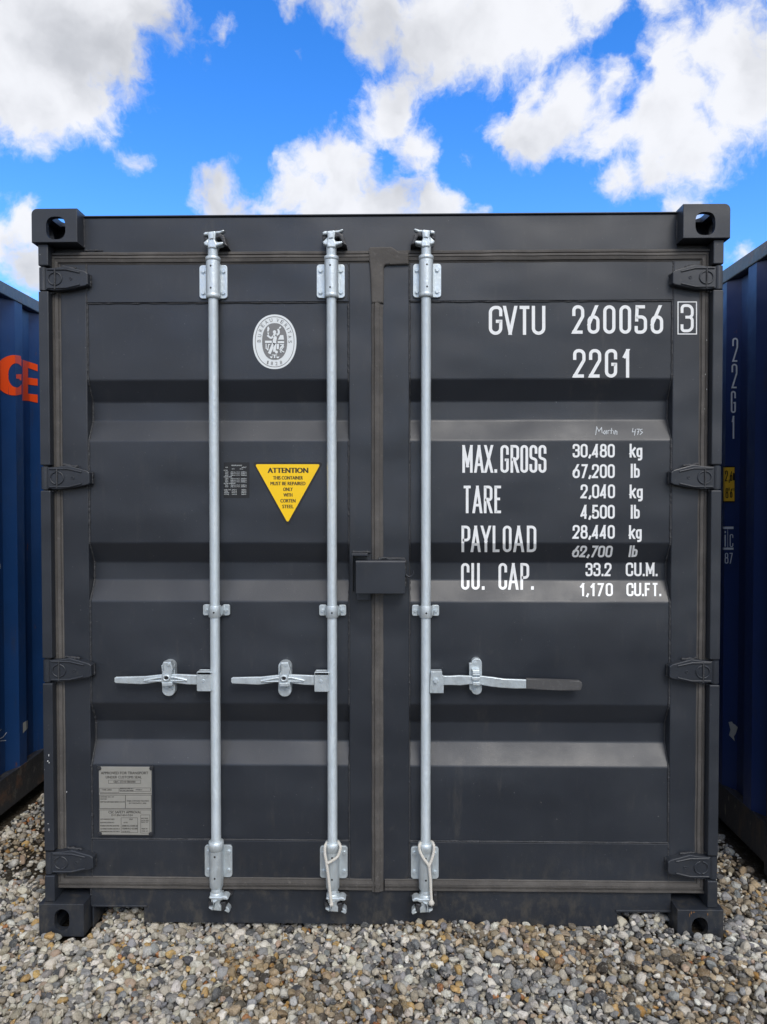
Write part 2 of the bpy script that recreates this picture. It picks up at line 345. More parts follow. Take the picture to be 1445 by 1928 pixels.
GL = {
 '0': (w,[O_]), 'O': (w,[O_]), '1': (.14,[([(0,.80),(.13,1),(.13,0)],0,False)]),
 '2': (w,[([(0,.70),(0,1),(w,1),(w,.62),(0,0),(w,0)],[0,.2,.2,.12,0,0],False)]),
 '3': (w,[([(0,.76),(0,1),(w,1),(w,.54),(.13,.54)],[0,.2,.2,.16,0],False),([(.13,.54),(w,.54),(w,0),(0,0),(0,.2)],[0,.2,.2,.2,0],False)]),
 '4': (w,[([(.29,0),(.29,1),(0,.22),(w,.22)],0,False)]),
 '5': (w,[([(w-.02,1),(.04,1),(.02,.52),(.02,.60),(w,.60),(w,0),(0,0),(0,.18)],[0,0,0,0,.2,.2,.2,0],False)]),
 '6': (w,[([(0,0),(w,0),(w,.60),(0,.60)],.19,True),([(w-.08,1),(.01,.34)],0,False)]),
 '7': (w,[([(0,1),(w,1),(.12,0)],0,False)]),
 '8': (w,[([(.03,.54),(w-.03,.54),(w-.03,1),(.03,1)],.16,True),([(0,0),(w,0),(w,.54),(0,.54)],.19,True)]),
 'G': (w,[([(w,.72),(w,1),(0,1),(0,0),(w,0),(w,.46),(.21,.46)],[0,.2,.2,.2,.2,0,0],False)]),
 'C': (w,[([(w,.72),(w,1),(0,1),(0,0),(w,0),(w,.28)],.2,False)]),
 'V': (.42,[([(0,1),(.21,0),(.42,1)],0,False)]), 'T': (.38,[([(0,1),(.38,1)],0,False),([(.19,1),(.19,0)],0,False)]),
 'U': (w,[([(0,1),(0,0),(w,0),(w,1)],.2,False)]),
 'M': (.48,[([(0,0),(0,1),(.24,.25),(.48,1),(.48,0)],0,False)]),
 'A': (.42,[([(0,0),(.21,1),(.42,0)],0,False),([(.06,.27),(.36,.27)],0,False)]),
 'X': (.40,[([(0,0),(.40,1)],0,False),([(0,1),(.40,0)],0,False)]),
 'R': (w,[([(0,0),(0,1),(w,1),(w,.48),(0,.48)],[0,0,.18,.18,0],False),([(.17,.48),(w,0)],0,False)]),
 'S': (w,[([(w,.76),(w,1),(0,1),(0,.55),(w,.47),(w,0),(0,0),(0,.24)],[0,.2,.2,.17,.17,.2,.2,0],False)]),
 'E': (.34,[([(.34,1),(0,1),(0,0),(.34,0)],0,False),([(0,.52),(.28,.52)],0,False)]),
 'F': (.34,[([(.34,1),(0,1),(0,0)],0,False),([(0,.52),(.28,.52)],0,False)]),
 'P': (w,[([(0,0),(0,1),(w,1),(w,.45),(0,.45)],[0,0,.2,.2,0],False)]),
 'Y': (.42,[([(0,1),(.21,.45),(.42,1)],0,False),([(.21,.45),(.21,0)],0,False)]),
 'L': (.34,[([(0,1),(0,0),(.34,0)],0,False)]), 'D': (w,[([(0,0),(w,0),(w,1),(0,1)],[0,.2,.2,0],True)]),
 'k': (.36,[([(0,0),(0,1)],0,False),([(.34,.66),(.0,.28)],0,False),([(.13,.42),(.36,0)],0,False)]),
 'g': (.36,[([(0,.02),(.34,.02),(.34,.66),(0,.66)],.17,True),([(.34,.66),(.34,-.26),(.04,-.26)],[0,.15,0],False)]),
 'l': (.14,[([(0,1),(.10,1),(.10,0)],0,False),([(.0,0),(.16,0)],0,False)]), 'b': (.36,[([(0,1),(0,.02)],0,False),([(0,.02),(.34,.02),(.34,.64),(0,.64)],.16,True)]),
 'n': (.34,[([(0,0),(0,.66)],0,False),([(0,.5),(.0,.66),(.32,.66),(.32,0)],[0,.1,.14,0],False)]),
 'm': (.54,[([(0,0),(0,.66)],0,False),([(0,.66),(.27,.66),(.27,0)],[0,.12,0],False),([(.27,.66),(.54,.66),(.54,0)],[0,.12,0],False)]),
 'i': (.02,[([(.01,0),(.01,.62)],0,False),([(.01,.82),(.01,.93)],0,False)]), 'c': (.3,[([(.3,.5),(.3,.66),(0,.66),(0,0),(.3,0),(.3,.16)],.14,False)]),
 'r': (.24,[([(0,0),(0,.66)],0,False),([(0,.42),(.04,.62),(.24,.64)],.1,False)]), 't': (.26,[([(.1,.95),(.1,.03),(.26,.03)],[0,.1,0],False),([(0,.66),(.26,.66)],0,False)]),
 'a': (.32,[([(0,0),(.3,0),(.3,.6),(0,.6)],.14,True),([(.3,.62),(.32,0)],0,False)]),
 'z': (.3,[([(0,.6),(.3,.6),(0,0),(.3,0)],0,False)]),
 '.': (.03,[([(.015,0),(.015,.03)],0,False)]), ',': (.06,[([(.045,.035),(.02,-.03)],0,False)]), ' ': (.3,[]), "'": (.03,[([(.015,.75),(.015,1)],0,False)]),
}
def strokes(mb, mat, pl, half, mapf, closed=False, layer=0, seg=4.0, clip=None):
    # pl in pixels; half = half stroke width in pixels; mapped onto a surface; sharp turns become butt-overlapped strips
    P = [Vector(p) for p in pl]; Q = [P[0]]
    for p in P[1:]:
        if (p-Q[-1]).length > 1e-3: Q.append(p)
    P = Q
    if closed and (P[0]-P[-1]).length < 1e-3: P.pop()
    if not closed:
        runs = [[P[0]]]
        for i in range(1, len(P)):
            runs[-1].append(P[i])
            if i < len(P)-1 and (P[i]-P[i-1]).angle(P[i+1]-P[i], 0) > math.radians(96): runs.append([P[i]])
        if len(runs) > 1 or clip:
            for j, r in enumerate(runs):
                r = list(r)
                def ext(p, q):
                    d = (p-q).normalized(); return p+d*half*(1.6 if abs(d.y) > .25 else 1.0)
                inner0, inner1 = j > 0, j < len(runs)-1
                a0, a1 = r[0], r[-1]
                slant0 = abs((r[0]-r[1]).normalized().x) > .12 and abs((r[0]-r[1]).normalized().y) > .25
                slant1 = abs((r[-1]-r[-2]).normalized().x) > .12 and abs((r[-1]-r[-2]).normalized().y) > .25
                if inner0 or slant0: r[0] = ext(a0, r[1])
                elif abs((r[0]-r[1]).normalized().x) < .12: r[0] = r[0]+(r[0]-r[1]).normalized()*half
                if inner1 or slant1: r[-1] = ext(a1, r[-2])
                elif abs((r[-1]-r[-2]).normalized().x) < .12: r[-1] = r[-1]+(r[-1]-r[-2]).normalized()*half
                strip(mb, mat, r, half, mapf, False, layer+j*.5, min(seg, 1.6), clip)
            return
    strip(mb, mat, P, half, mapf, closed, layer, seg, clip)
def strip(mb, mat, P, half, mapf, closed, layer, seg, clip):
    D = []; n0 = len(P)
    for i in range(n0 if closed else n0-1):
        a, b = P[i], P[(i+1) % n0]; k = max(1, int(math.ceil((b-a).length/seg)))
        for j in range(k): D.append(a.lerp(b, j/k))
    if not closed: D.append(P[-1])
    N = len(D); vs = []
    for i, p in enumerate(D):
        a = D[(i-1) % N] if closed or i > 0 else None; b = D[(i+1) % N] if closed or i < N-1 else None
        if a is None: d = (b-p).normalized(); n = Vector((-d.y, d.x)); k = 1
        elif b is None: d = (p-a).normalized(); n = Vector((-d.y, d.x)); k = 1
        else:
            d1, d2 = (p-a).normalized(), (b-p).normalized(); n1, n2 = Vector((-d1.y, d1.x)), Vector((-d2.y, d2.x)); n = n1+n2
            n = n.normalized() if n.length > 1e-3 else n1; k = min(1.5, 1/max(.2, n.dot(n1)))
        for sgn in (1, -1):
            x, y = p.x+n.x*half*k*sgn, p.y+n.y*half*k*sgn
            if clip: y = min(max(y, clip[0]), clip[1])
            vs.append(mapf(x, y, .0014+.00025*layer))
    fs = [(2*i, 2*i+1, (2*i+3) % (2*N), (2*i+2) % (2*N)) for i in range(N if closed else N-1)]
    mb.add(vs, fs, mat)
def text(mb, s, x0, y0, x1, y1, sw, mapf, mat=None, gap=.22, skew=0.0, vary=True):
    """stencil lettering filling the box x0..x1, baseline y1, cap line y0 (photo pixels)"""
    mat = mat or WHITE; h = sw/2; tot = sum(GL[c][0] for c in s)+gap*(len(s)-1)
    H = (y1-y0)-sw; Wd = (x1-x0)-sw; kx = Wd/tot; x = x0+h
    for c in s:
        gw, pls = GL[c]
        for li, (pts, rad, cl) in enumerate(pls):
            ky = H; asp = kx/ky
            q = [(p[0]*asp, p[1]) for p in pts]; lim = min(1.0, asp*1.0)
            rr = [r_*lim for r_ in rad] if isinstance(rad, list) else rad*lim
            q = fillet(q, rr if isinstance(rr, list) else [rr]*len(q), cl)
            L = [(x+p[0]*ky+skew*p[1]*ky, (y1-h)-p[1]*ky) for p in q]
            strokes(mb, mat, L, h, mapf, cl, li, 4.0, (y0, y1 if c not in ',g' else y1+H))
        x += (gw+gap)*kx
def door_map(px, py, off): return on_door(px, py, off)
def plane_map(Y, base=.0):
    def f(px, py, off): X, Z = XZ(px, py, Y-base-off); return (X, Y-base-off, Z)
    return f
_fc = {}
def font2d(s):
    if s in _fc: return _fc[s]
    cu = bpy.data.curves.new('t', 'FONT'); cu.body = s; cu.size = 1; cu.resolution_u = 3; o = bpy.data.objects.new('t', cu); COL.objects.link(o)
    dg = bpy.context.evaluated_depsgraph_get(); me = bpy.data.meshes.new_from_object(o.evaluated_get(dg))
    V = [(v.co.x, v.co.y) for v in me.vertices]; Fc = [tuple(p.vertices) for p in me.polygons]
    bpy.data.objects.remove(o); bpy.data.curves.remove(cu); bpy.data.meshes.remove(me)
    _fc[s] = (V, Fc); return V, Fc
def ftext(mb, s, cx, cy, wd, ht, mapf, mat, off=.0015, rot=0.0, bold=0.0):
    V, Fc = font2d(s)
    if not V: return
    xs = [v[0] for v in V]; ys = [v[1] for v in V]; mx, my = (min(xs)+max(xs))/2, (min(ys)+max(ys))/2
    kx = wd/max(1e-6, max(xs)-min(xs)); ky = ht/max(1e-6, max(ys)-min(ys)); c, sn = math.cos(rot), math.sin(rot)
    for b in ([0] if not bold else [-bold, bold]):
        vs = []
        for x, y in V:
            a, d = (x-mx)*kx+b, -(y-my)*ky; vs.append(mapf(cx+a*c-d*sn, cy+a*sn+d*c, off+(.0001 if b > 0 else 0)))
        mb.add(vs, Fc, mat)
def fill(mb, pts, mapf, mat, off): mb.add([mapf(x, y, off) for x, y in pts], [tuple(range(len(pts)))], mat)
def prect(x0, y0, x1, y1): return [(x0, y0), (x1, y0), (x1, y1), (x0, y1)]

# ------------------------------------------------------------------ shared container builders
def boolean_mesh(base_mb, cutters):
    ob = base_mb.build('tmp'); tmp = [ob]
    for c in cutters:
        k = c.build('tmpcut'); tmp.append(k); md = ob.modifiers.new('b', 'BOOLEAN'); md.object = k; md.operation = 'DIFFERENCE'; md.solver = 'EXACT'
    dg = bpy.context.evaluated_depsgraph_get(); me = bpy.data.meshes.new_from_object(ob.evaluated_get(dg))
    vs = [v.co[:] for v in me.vertices]; fs = [tuple(p.vertices) for p in me.polygons]
    for o in tmp: bpy.data.objects.remove(o)
    bpy.data.meshes.remove(me); return vs, fs
def superell(cx, cz, a, b, n=2.6, k=28, flat=0.0):
    P = []
    for i in range(k):
        t = 2*PI*i/k; c, s = math.cos(t), math.sin(t)
        x = a*math.copysign(abs(c)**(2/n), c); z = b*math.copysign(abs(s)**(2/n), s); P.append((cx+x, cz+(z if z > 0 else z)))
    return P
def casting_geo(top, hole):
    """outer corner at x=0 growing to +x=.162 inwards; y 0..178; z 0..118"""
    m = PAINT; b = MB(); r = .020
    if top: pts = [(0, 0), (.162, 0), (.162, .118)]+[(r-r*math.sin(a), .118-r+r*math.cos(a)) for a in np.linspace(0, PI/2, 6)]
    else: pts = [(0, 0), (.162, 0), (.162, .118), (0, .118)]
    b.prism(pts, 0, .178, m, .0018)
    cav = MB(); cav.box(.022, .145, .022, .150, .020 if top else .022, .096, m)
    h1 = MB(); h1.prism(hole, -.02, .05, m)
    h2 = MB(); st = [(x, y) for x, y in rrect(.050, .114, .026, .150, .031, 6)]
    bm = bmesh.new(); z0, z1 = (.08, .14) if top else (-.03, .04); vs = [bm.verts.new((x, y, z0)) for x, y in st]; f = bm.faces.new(vs)
    ex = bmesh.ops.extrude_face_region(bm, geom=[f])
    for v in [e for e in ex['geom'] if isinstance(e, bmesh.types.BMVert)]: v.co.z = z1
    h2.addbm(bm, m)
    h3 = MB(); bm = bmesh.new(); st = rrect(.045, .125, .030, .085, .026, 6); vs = [bm.verts.new((-.02, y, z)) for y, z in st]; f = bm.faces.new(vs)
    ex = bmesh.ops.extrude_face_region(bm, geom=[f])
    for v in [e for e in ex['geom'] if isinstance(e, bmesh.types.BMVert)]: v.co.x = .04
    h3.addbm(bm, m)
    return boolean_mesh(b, [cav, h1, h2, h3])
CAST_T = casting_geo(True, superell(.086, .050, .0345, .040, 2.8))
CAST_B = casting_geo(False, rrect(.056, .110, .022, .100, .027, 6))
CAST_BR = casting_geo(False, superell(.083, .056, .029, .036, 2.2))
def put_casting(geo, parent, mat, xc, side, z0, y0=0.0, back=False, label=None):
    """side -1: outer corner at the left"""
    vs, fs = geo; V = []
    for x, y, z in vs:
        X = xc+x if side < 0 else xc-x; Y = y0+(y if not back else -y); V.append((X, Y, z0+z))
    flip = (side > 0) != back
    mb = MB(); mb.add(V, [tuple(reversed(f)) if flip else f for f in fs], mat); return mb.build('corner_casting', parent, label)
LEN = 6.058
def side_profile(y, phase, depth=.036, per=.278, of=.072, sl=.068, inn=.070):
    """0 at the outer flats, -depth at the inner flats"""
    t = (y-phase) % per
    if t < of: return 0.0
    if t < of+sl: return -depth*(t-of)/sl
    if t < of+sl+inn: return -depth
    return -depth*(1-(t-of-sl-inn)/sl)
def corr_wall(parent, mat, xo, sgn, y0, y1, z0, z1, phase, name='side_wall', zs=None):
    ys = [y0]; per, of, sl, inn = .278, .072, .068, .070; k = math.floor((y0-phase)/per)-1
    while True:
        b = phase+k*per
        for d in (0, of, of+sl, of+sl+inn):
            if y0 < b+d < y1: ys.append(b+d)
        if b > y1: break
        k += 1
    ys.append(y1); mb = MB(); vs = []; fs = []
    for y in ys:
        x = xo+sgn*side_profile(y, phase)
        for z in (z0, z1): vs += [(x, y, z), (x-sgn*.002, y, z)]
    for i in range(len(ys)-1):
        a, b = i*4, (i+1)*4; fs += [(a, b, b+2, a+2), (a+1, a+3, b+3, b+1), (a, a+1, b+1, b), (a+2, b+2, b+3, a+3)]
    mb.add(vs, fs, mat); return mb.build(name, parent)
def shell(parent, paint, rail, xc, y0, z0, phase, bottomrail=None, hw=1.219):
    """everything of a container behind its door frame"""
    for s in (-1, 1):
        xo = xc+s*hw
        corr_wall(parent, paint, xo-s*.006, s, y0+.17, y0+LEN-.17, z0+.16, z0+2.535, phase)
        m = MB(); m.box(xo, xo-s*.06, y0+.178, y0+LEN-.178, z0+2.527, z0+2.587, rail, .004); m.build('top_rail', parent)
        m = MB(); m.box(xo-s*.002, xo-s*.008, y0+.178, y0+LEN-.178, z0+.05, z0+.200, bottomrail or rail, .001)
        m.box(xo-s*.002, xo-s*.060, y0+.178, y0+LEN-.178, z0+.042, z0+.050, bottomrail or rail, .001)
        m.box(xo-s*.002, xo-s*.046, y0+.178, y0+LEN-.178, z0+.200, z0+.206, bottomrail or rail, .001); m.build('bottom_rail', parent)
        for geo, zz in ((CAST_T, z0+2.473), (CAST_B, z0)): put_casting(geo, parent, rail, xo, s, zz, y0+LEN, True)
        m = MB(); m.box(xo-s*.004, xo-s*.12, y0+LEN-.15, y0+LEN-.006, z0+.118, z0+2.473, paint, .004); m.build('corner_post', parent)
    m = MB(); n = 22; vs = []; fs = []
    for i in range(n*4+1):
        yy = y0+.12+(LEN-.24)*i/(n*4); zz = z0+2.560+(0.012 if (i % 4) in (0, 1) else 0)
        vs += [(xc-hw+.05, yy, zz), (xc+hw-.05, yy, zz), (xc-hw+.05, yy, zz-.003), (xc+hw-.05, yy, zz-.003)]
    for i in range(n*4): a, b = i*4, i*4+4; fs += [(a, a+1, b+1, b), (a+2, b+2, b+3, a+3)]
    m.add(vs, fs, paint); m.build('roof', parent)
    m = MB(); m.box(xc-hw+.1, xc+hw-.1, y0+LEN-.06, y0+LEN-.03, z0+.12, z0+2.5, paint); m.build('end_wall', parent)
    m = MB(); m.box(xc-hw+.05, xc+hw-.05, y0+.12, y0+LEN-.1, z0+.16, z0+.19, paint); m.build('floor', parent)

# ================================================================== the charcoal container
box = empty('shipping_container', (0, 0, 0), 'charcoal grey shipping container seen door end on, with galvanised locking bars and white lettering', 'shipping container')
shell(box, PAINT, PAINT, 0.0, 0.0, 0.0, .2)
HW = 1.219
put_casting(CAST_T, box, PAINT, -HW, -1, 2.473); put_casting(CAST_T, box, PAINT, HW, 1, 2.473)
put_casting(CAST_B, box, PAINT, -HW, -1, 0.0); put_casting(CAST_BR, box, PAINT, HW, 1, 0.0, label='corner casting with rust streaks round its round hole')
# header and sill
YH = .060
zt = XZ(400, 405.5, YH)[1]; zg = XZ(400, 500, YH)[1]
m = MB(); m.box(-1.060, 1.060, YH, YH+.10, zg-.02, zt-.006, PAINT, .003); m.box(-1.060, 1.060, YH-.006, YH+.11, zt-.0055, zt, PAINT, .002)
for s in (-1, 1):
    m.weldline((s*1.0585, YH-.001, 2.474), (s*1.0585, YH-.001, zt-.008), .0042)
    m.box(s*1.058, s*1.20, YH+.01, YH+.1, zg-.02, 2.4725, PAINT, .002)
m.weldline((-1.055, YH-.001, 2.463), (-.99, YH-.001, 2.463), .003)
m.build('door_header', box)
zs0 = XZ(700, 1740, YH)[1]; zs1 = XZ(700, 1650, YH)[1]
xl0, xl1 = XZ(176, 1720, YH)[0], XZ(272, 1720, YH)[0]; ztn = XZ(220, 1706, YH)[1]
xr0, xr1 = XZ(1161, 1730, YH)[0], XZ(1263, 1730, YH)[0]; ztr = XZ(1200, 1716, YH)[1]
m = MB()
m.prism([(xl1, zs0), (xl1, ztn), (xl0, ztn), (-1.0565, ztn-.0), (-1.0565, zs1), (1.0565, zs1), (1.0565, ztr), (xr1, ztr), (xr0, ztr), (xr0, zs0)], YH, YH+.006, PAINT, .001)
for a, b, z in ((xl0, xl1, ztn), (xr0, xr1, ztr)):
    m.box(a-.004, b+.012, YH-.006, YH+.30, z-.001, z+.007, PAINT, .002)      # pocket lip and ceiling
    m.box(a-.003, a+.003, YH+.001, YH+.30, .0, z-.002, PAINT); m.box(b-.003, b+.003, YH+.007, YH+.30, .0, z-.002, PAINT)
    m.box(a, b, YH+.29, YH+.296, .0, z-.002, PAINT)
m.box(-1.20, 1.20, YH+.008, YH+.06, zs1-.02, zs1+.012, PAINT, .002)
m.weldline((-1.055, YH, .119), (-1.055, YH, .16), .003); m.build('door_sill', box)
# hinge rows and posts
HY = {-1: (525, 900, 1262.5, 1624), 1: (522, 899, 1265.5, 1634)}
for s in (-1, 1):
    xe = HW-.012; m = MB()
    zt_ = 2.473; zb_ = .118; hz = [XZ(75 if s < 0 else 1360, y, .02)[1] for y in HY[s]]
    edges = [zt_+.0]+sum([[z+.042, z-.042] for z in hz], [])+[zb_]
    for i in range(0, len(edges), 2):
        a, b = edges[i], edges[i+1]
        ext = .003
        m.box(s*(xe-.003), s*(xe-.039), .014, .135, b+(.003 if i < len(edges)-2 else 0.0005), a-(.003 if i > 0 else 0.0005), PAINT, .0035)
    m.box(s*(HW-.008), s*(xe-.030), .137, .176, zb_, zt_, PAINT, .003)
    m.box(s*(HW-.045), s*1.100, .120, .165, zb_, zt_, PAINT, .003)
    m.box(s*(xe-.010), s*(xe-.032), .045, .136, zb_+.01, zt_-.01, PAINT)
    m.build('corner_post', box)

def outline(pts, Y, mirror=None):
    return [XZ(x, y, Y) for x, y in pts]
def bolt(mb, x, z, y, r, mat=ZINC, hexa=True, h=.006):
    mb.cyl((x, y, z), (x, y-.0015, z), r*1.25, mat, 18)
    mb.cyl((x, y, z), (x, y-h, z), r, mat, 6 if hexa else 16, r*.88, smooth=not hexa)

# ------------------------------------------------------------------ doors
def door(name_side, px, gx):
    """px: stile and panel edges in the photograph at mid height; gx: outer gasket x"""
    d = MB(); L, SL, SR, R_ = [XZ(v, 1075, YF)[0] for v in px]       # leaf edge, panel left, panel right, leaf edge
    ztop, zbot = XZ(400, 494, YF)[1], XZ(400, 1656, YF)[1]
    z1, z0 = XZ(400, 568.5, YF)[1], XZ(400, 1583, YF)[1]
    lo, hi = min(SL, SR), max(SL, SR)
    # pressed panel with rounded creases
    raw = [(z1+.01, YP)]
    for za, zb, zc, zd in CRE: raw += [(za, YP), (zb, YP+GD), (zc, YP+GD), (zd, YP)]
    raw.append((z0-.01, YP)); prof = fillet(raw, .022)
    vs = []; fs = []; NX = 2
    for z, y in prof:
        for i in range(NX): vs.append((lo-.002+(hi-lo+.004)*i/(NX-1), y, z))
    for j in range(len(prof)-1):
        for i in range(NX-1): a = j*NX+i; fs.append((a, a+1, a+NX+1, a+NX))
    d.add(vs, fs, PAINT, True)
    d.box(lo-.001, hi+.001, YF+.0006, YF+.006, z1, ztop-.001, PAINT, .0012)          # flush top plate
    d.box(lo-.001, hi+.001, YF+.0006, YF+.006, zbot+.001, z0, PAINT, .0012)
    d.box(lo-.002, hi+.002, YF+.007, YF+.055, ztop-.06, ztop-.002, PAINT); d.box(lo-.002, hi+.002, YF+.007, YF+.055, zbot+.002, zbot+.06, PAINT)
    d.box(L, SL, YF, YF+.055, zbot, ztop, PAINT, .004); d.box(SR, R_, YF, YF+.055, zbot, ztop, PAINT, .004)
    d.box(lo, hi, YF+GD+.014, YF+.062, zbot, ztop, PAINT)
    for x in (SL, SR):
        sg = 1 if (x == lo) else -1
        d.weldline((x+sg*.001, YF+.0015, z1), (x+sg*.001, YF+.0015, ztop-.004), .0030); d.weldline((x+sg*.001, YF+.0015, zbot+.004), (x+sg*.001, YF+.0015, z0), .0030)
        P = []; zz = z1
        while zz > z0: P.append((x+sg*.0012+random.uniform(-.0006, .0006), max(YF+.003, min(door_y(zz), YF+GD+.012))-.001, zz)); zz -= .006
        d.tube(P, .0036, WELD, 7, wob=.35)
    d.weldline((lo, YP-.001, z1-.0025), (hi, YP-.001, z1-.0025), .0030, step=.02); d.weldline((lo, YP-.0015, z0+.0025), (hi, YP-.0015, z0+.0025), .0034, step=.02)
    o = d.build('door', box); return o, (L, SL, SR, R_, ztop, zbot)
doorL, dl = door('left', (119, 168, 658, 703), 107)
doorR, dr = door('right', (706, 771, 1264, 1317), 1324)

# gasket of each leaf: a ribbed strip round three sides
def gasket(parent, path, centre):
    g = MB(); W_ = .046
    prof = [(-.0235, .060), (-.0235, .050), (-.020, .0455), (-.013, .0450), (-.0115, .0500), (-.0095, .0455), (-.001, .0425), (.001, .0455), (.003, .0425), (.013, .0445), (.015, .0495), (.0170, .048), (.0225, .0515), (.0225, .0620)]
    P = []
    for i, (x, z) in enumerate(path): P.append((x, z))
    dense = []
    for i in range(len(P)-1):
        n = max(1, int(math.hypot(P[i+1][0]-P[i][0], P[i+1][1]-P[i][1])/.06))
        for k in range(n):
            t = k/n; x, z = P[i][0]+(P[i+1][0]-P[i][0])*t, P[i][1]+(P[i+1][1]-P[i][1])*t
            j = .0008 if 0 < k < n else 0; dense.append((x+random.uniform(-j, j), z+random.uniform(-j, j)))
    dense.append(P[-1]); g.sweep(prof, dense, RUBBER)
    return g
xgl = XZ(108, 1075, .045)[0]; xgr = XZ(1325, 1075, .045)[0]; zgt = XZ(400, 485.5, .045)[1]; zgb = XZ(400, 1663.5, .045)[1]
xc_ = XZ(711, 1075, .045)[0]
g = gasket(doorL, [(xc_-.02, zgt), (xgl, zgt), (xgl, zgb), (xc_-.005, zgb)], False); g.build('gasket', doorL)
g = gasket(doorR, [(xc_+.026, zgb), (xgr, zgb), (xgr, zgt), (xc_+.0, zgt)], True)
# centre seal with its flared top
cw = .0225
prof = [(-cw, .060), (-cw, .052), (-cw+.003, .0475), (-.010, .0445), (-.007, .0415), (0, .0400), (.0085, .0405), (.0105, .045), (.0135, .0415), (cw-.003, .0445), (cw, .052), (cw, .060)]
pth = [(xc_+random.uniform(-.0008, .0008), z) for z in np.linspace(zgt-.055, zgb-.024, 44)]
g.sweep([(-u, y) for u, y in reversed(prof)], pth, RUBBER)
CAPP = [(695,463.5),(738,463),(752,473),(770,474.5),(770,496.5),(733,496.5),(723.0,499),(722.4,570),(699.6,570),(697.5,512),(695.5,490),(695,472)]
g.prism([XZ(x, y, .034) for x, y in fillet(CAPP, [5,8,12,0,0,8,10,0,0,40,20,6], True)], .0388, .060, RUBBER, .0065, False, 4)
g.cyl((xc_+.001, .045, zgb-.002), (xc_+.001, .0375, zgb-.002), .012, RUBBER, 18, .008)
g.build('gasket', doorR)

# hinges
def hinge(parent, s, yc, k):
    f = lambda x, y, Y=.0: XZ(x, y, Y)
    h = MB(); YB = .020
    # outline traced at the second hinge of the left door, centre y=900, mirrored for the right door
    def pt(dx, dy, Y=YB):                     # dx from the post's outer edge, in photo pixels inward
        z0_ = XZ(75 if s < 0 else 1360, yc, .02)[1]; X0 = -HW+.017 if s < 0 else HW-.017
        return (X0-s*dx/529., z0_-dy/529.)
    up = [(11, -20), (30, -21), (50, -24), (86, -14), (91, -10), (91, 10), (87, 13), (52, 20), (28, 22), (11, 20)]
    sk = {0: -1, 1: 0, 2: 0, 3: 2}.get(k, 0)
    h.prism([pt(*p) for p in up], YB, .048, PAINT, .003)
    kx, kz = pt(5.5, 0); h.cyl((kx, .030, kz+.040), (kx, .030, kz-.040), .0145, PAINT, 26)
    for dz in (.041, -.041): h.cyl((kx, .034, kz+dz-.004), (kx, .034, kz+dz+.004), .010, PAINT, 16)
    h.box(kx, pt(16, 0)[0], .0225, .046, kz-.039, kz+.039, PAINT, .003)
    cx, cz = pt(29, 0); R = 12.5/529
    for a0, a1 in ((100, 260), (-80, 80)):
        h.tube([(cx+R*math.cos(math.radians(a)), YB-.0005, cz+R*.92*math.sin(math.radians(a))) for a in np.linspace(a0, a1, 14)], .0031, PAINT, 8)
    if k != 3: h.tube([(cx, YB-.001, cz+.037), (cx+.001, YB-.0025, cz), (cx, YB-.001, cz-.037)], .0030, WELD, 7)
    for sg in (-1, 1):
        h.tube([(pt(15, sg*17)[0], YB-.0005, pt(15, sg*17)[1]), (pt(50, sg*17)[0], YB-.0008, pt(50, sg*17)[1]), (pt(76, sg*11)[0], YB-.0002, pt(76, sg*11)[1])], .0034, PAINT, 8)
    bx, bz = pt(59, 0); h.tube([(bx+.0048*math.cos(a), YB-.0002, bz+.0048*math.sin(a)) for a in np.linspace(0, 2*PI, 13)[:-1]], .0014, PAINT, 6, True)
    h.cyl((bx, YB, bz), (bx, YB-.0015, bz), .0018, PAINT, 10)
    # weld blobs
    a, b = pt(90, -11), pt(90, 11); h.weldline((a[0], .0475, a[1]), (b[0], .0475, b[1]), .0045)
    wl = MB()
    P = [pt(38+4*i, -25+.42*i+random.uniform(-1, 1)) for i in range(8)]; h.tube([(p[0], .036, p[1]) for p in P], .0042, WELD, 7, wob=.4)
    for sg in (1,): 
        for q in range(3): p = pt(14+5*q, 26-q); h.cyl((p[0], .04, p[1]), (p[0], .030, p[1]), .004, WELD, 8, .002)
    h.build('hinge', parent)
for s, D_ in ((-1, doorL), (1, doorR)):
    for k, y in enumerate(HY[s]): hinge(D_, s, y, k)

# ------------------------------------------------------------------ lettering on the right door
def P3(x, y): return 860+x/2.470, 360+y/2.470        # readings taken from enlargements
def P6(x, y): return 860+x/2.470, 780+y/2.470
def put(s, X0, Y0, X1, Y1, sw, base, name='lettering', **kw):
    a, b = base(X0, Y0); c, e = base(X1, Y1); mb = MB(); text(mb, s, a, b, c, e, sw, door_map, **kw); return mb.build(name, doorR)
put('GVTU', 150, 533, 413, 668, 6.1, P3, gap=.155)
mb = MB()
for c, x0, x1 in (('2',538,594),('6',609,665),('0',682,739),('0',757,812),('5',828,886),('6',903,961)):
    a, b = P3(x0, 530); e, f_ = P3(x1, 663); text(mb, c, a, b, e, f_, 6.1, door_map)
mb.build('lettering', doorR)
mb = MB(); a, b = P3(1042, 525); e, f_ = P3(1103, 656); text(mb, '3', a, b, e, f_, 5.4, lambda x, y, o: on_door(x, y, o, YF))
a, b = P3(1030, 515); e, f_ = P3(1116, 664)
strokes(mb, WHITE, prect(a, b, e, f_), .95, lambda x, y, o: on_door(x, y, o, YF), True); mb.build('check_digit', doorR)
mb = MB()
for c, x0, x1 in (('2',542,600),('2',616,673),('G',690,747),('1',776,804)):
    a, b = P3(x0, 734); e, f_ = P3(x1, 867); text(mb, c, a, b, e, f_, 6.1, door_map)
mb.build('lettering', doorR)
WORDS = {}
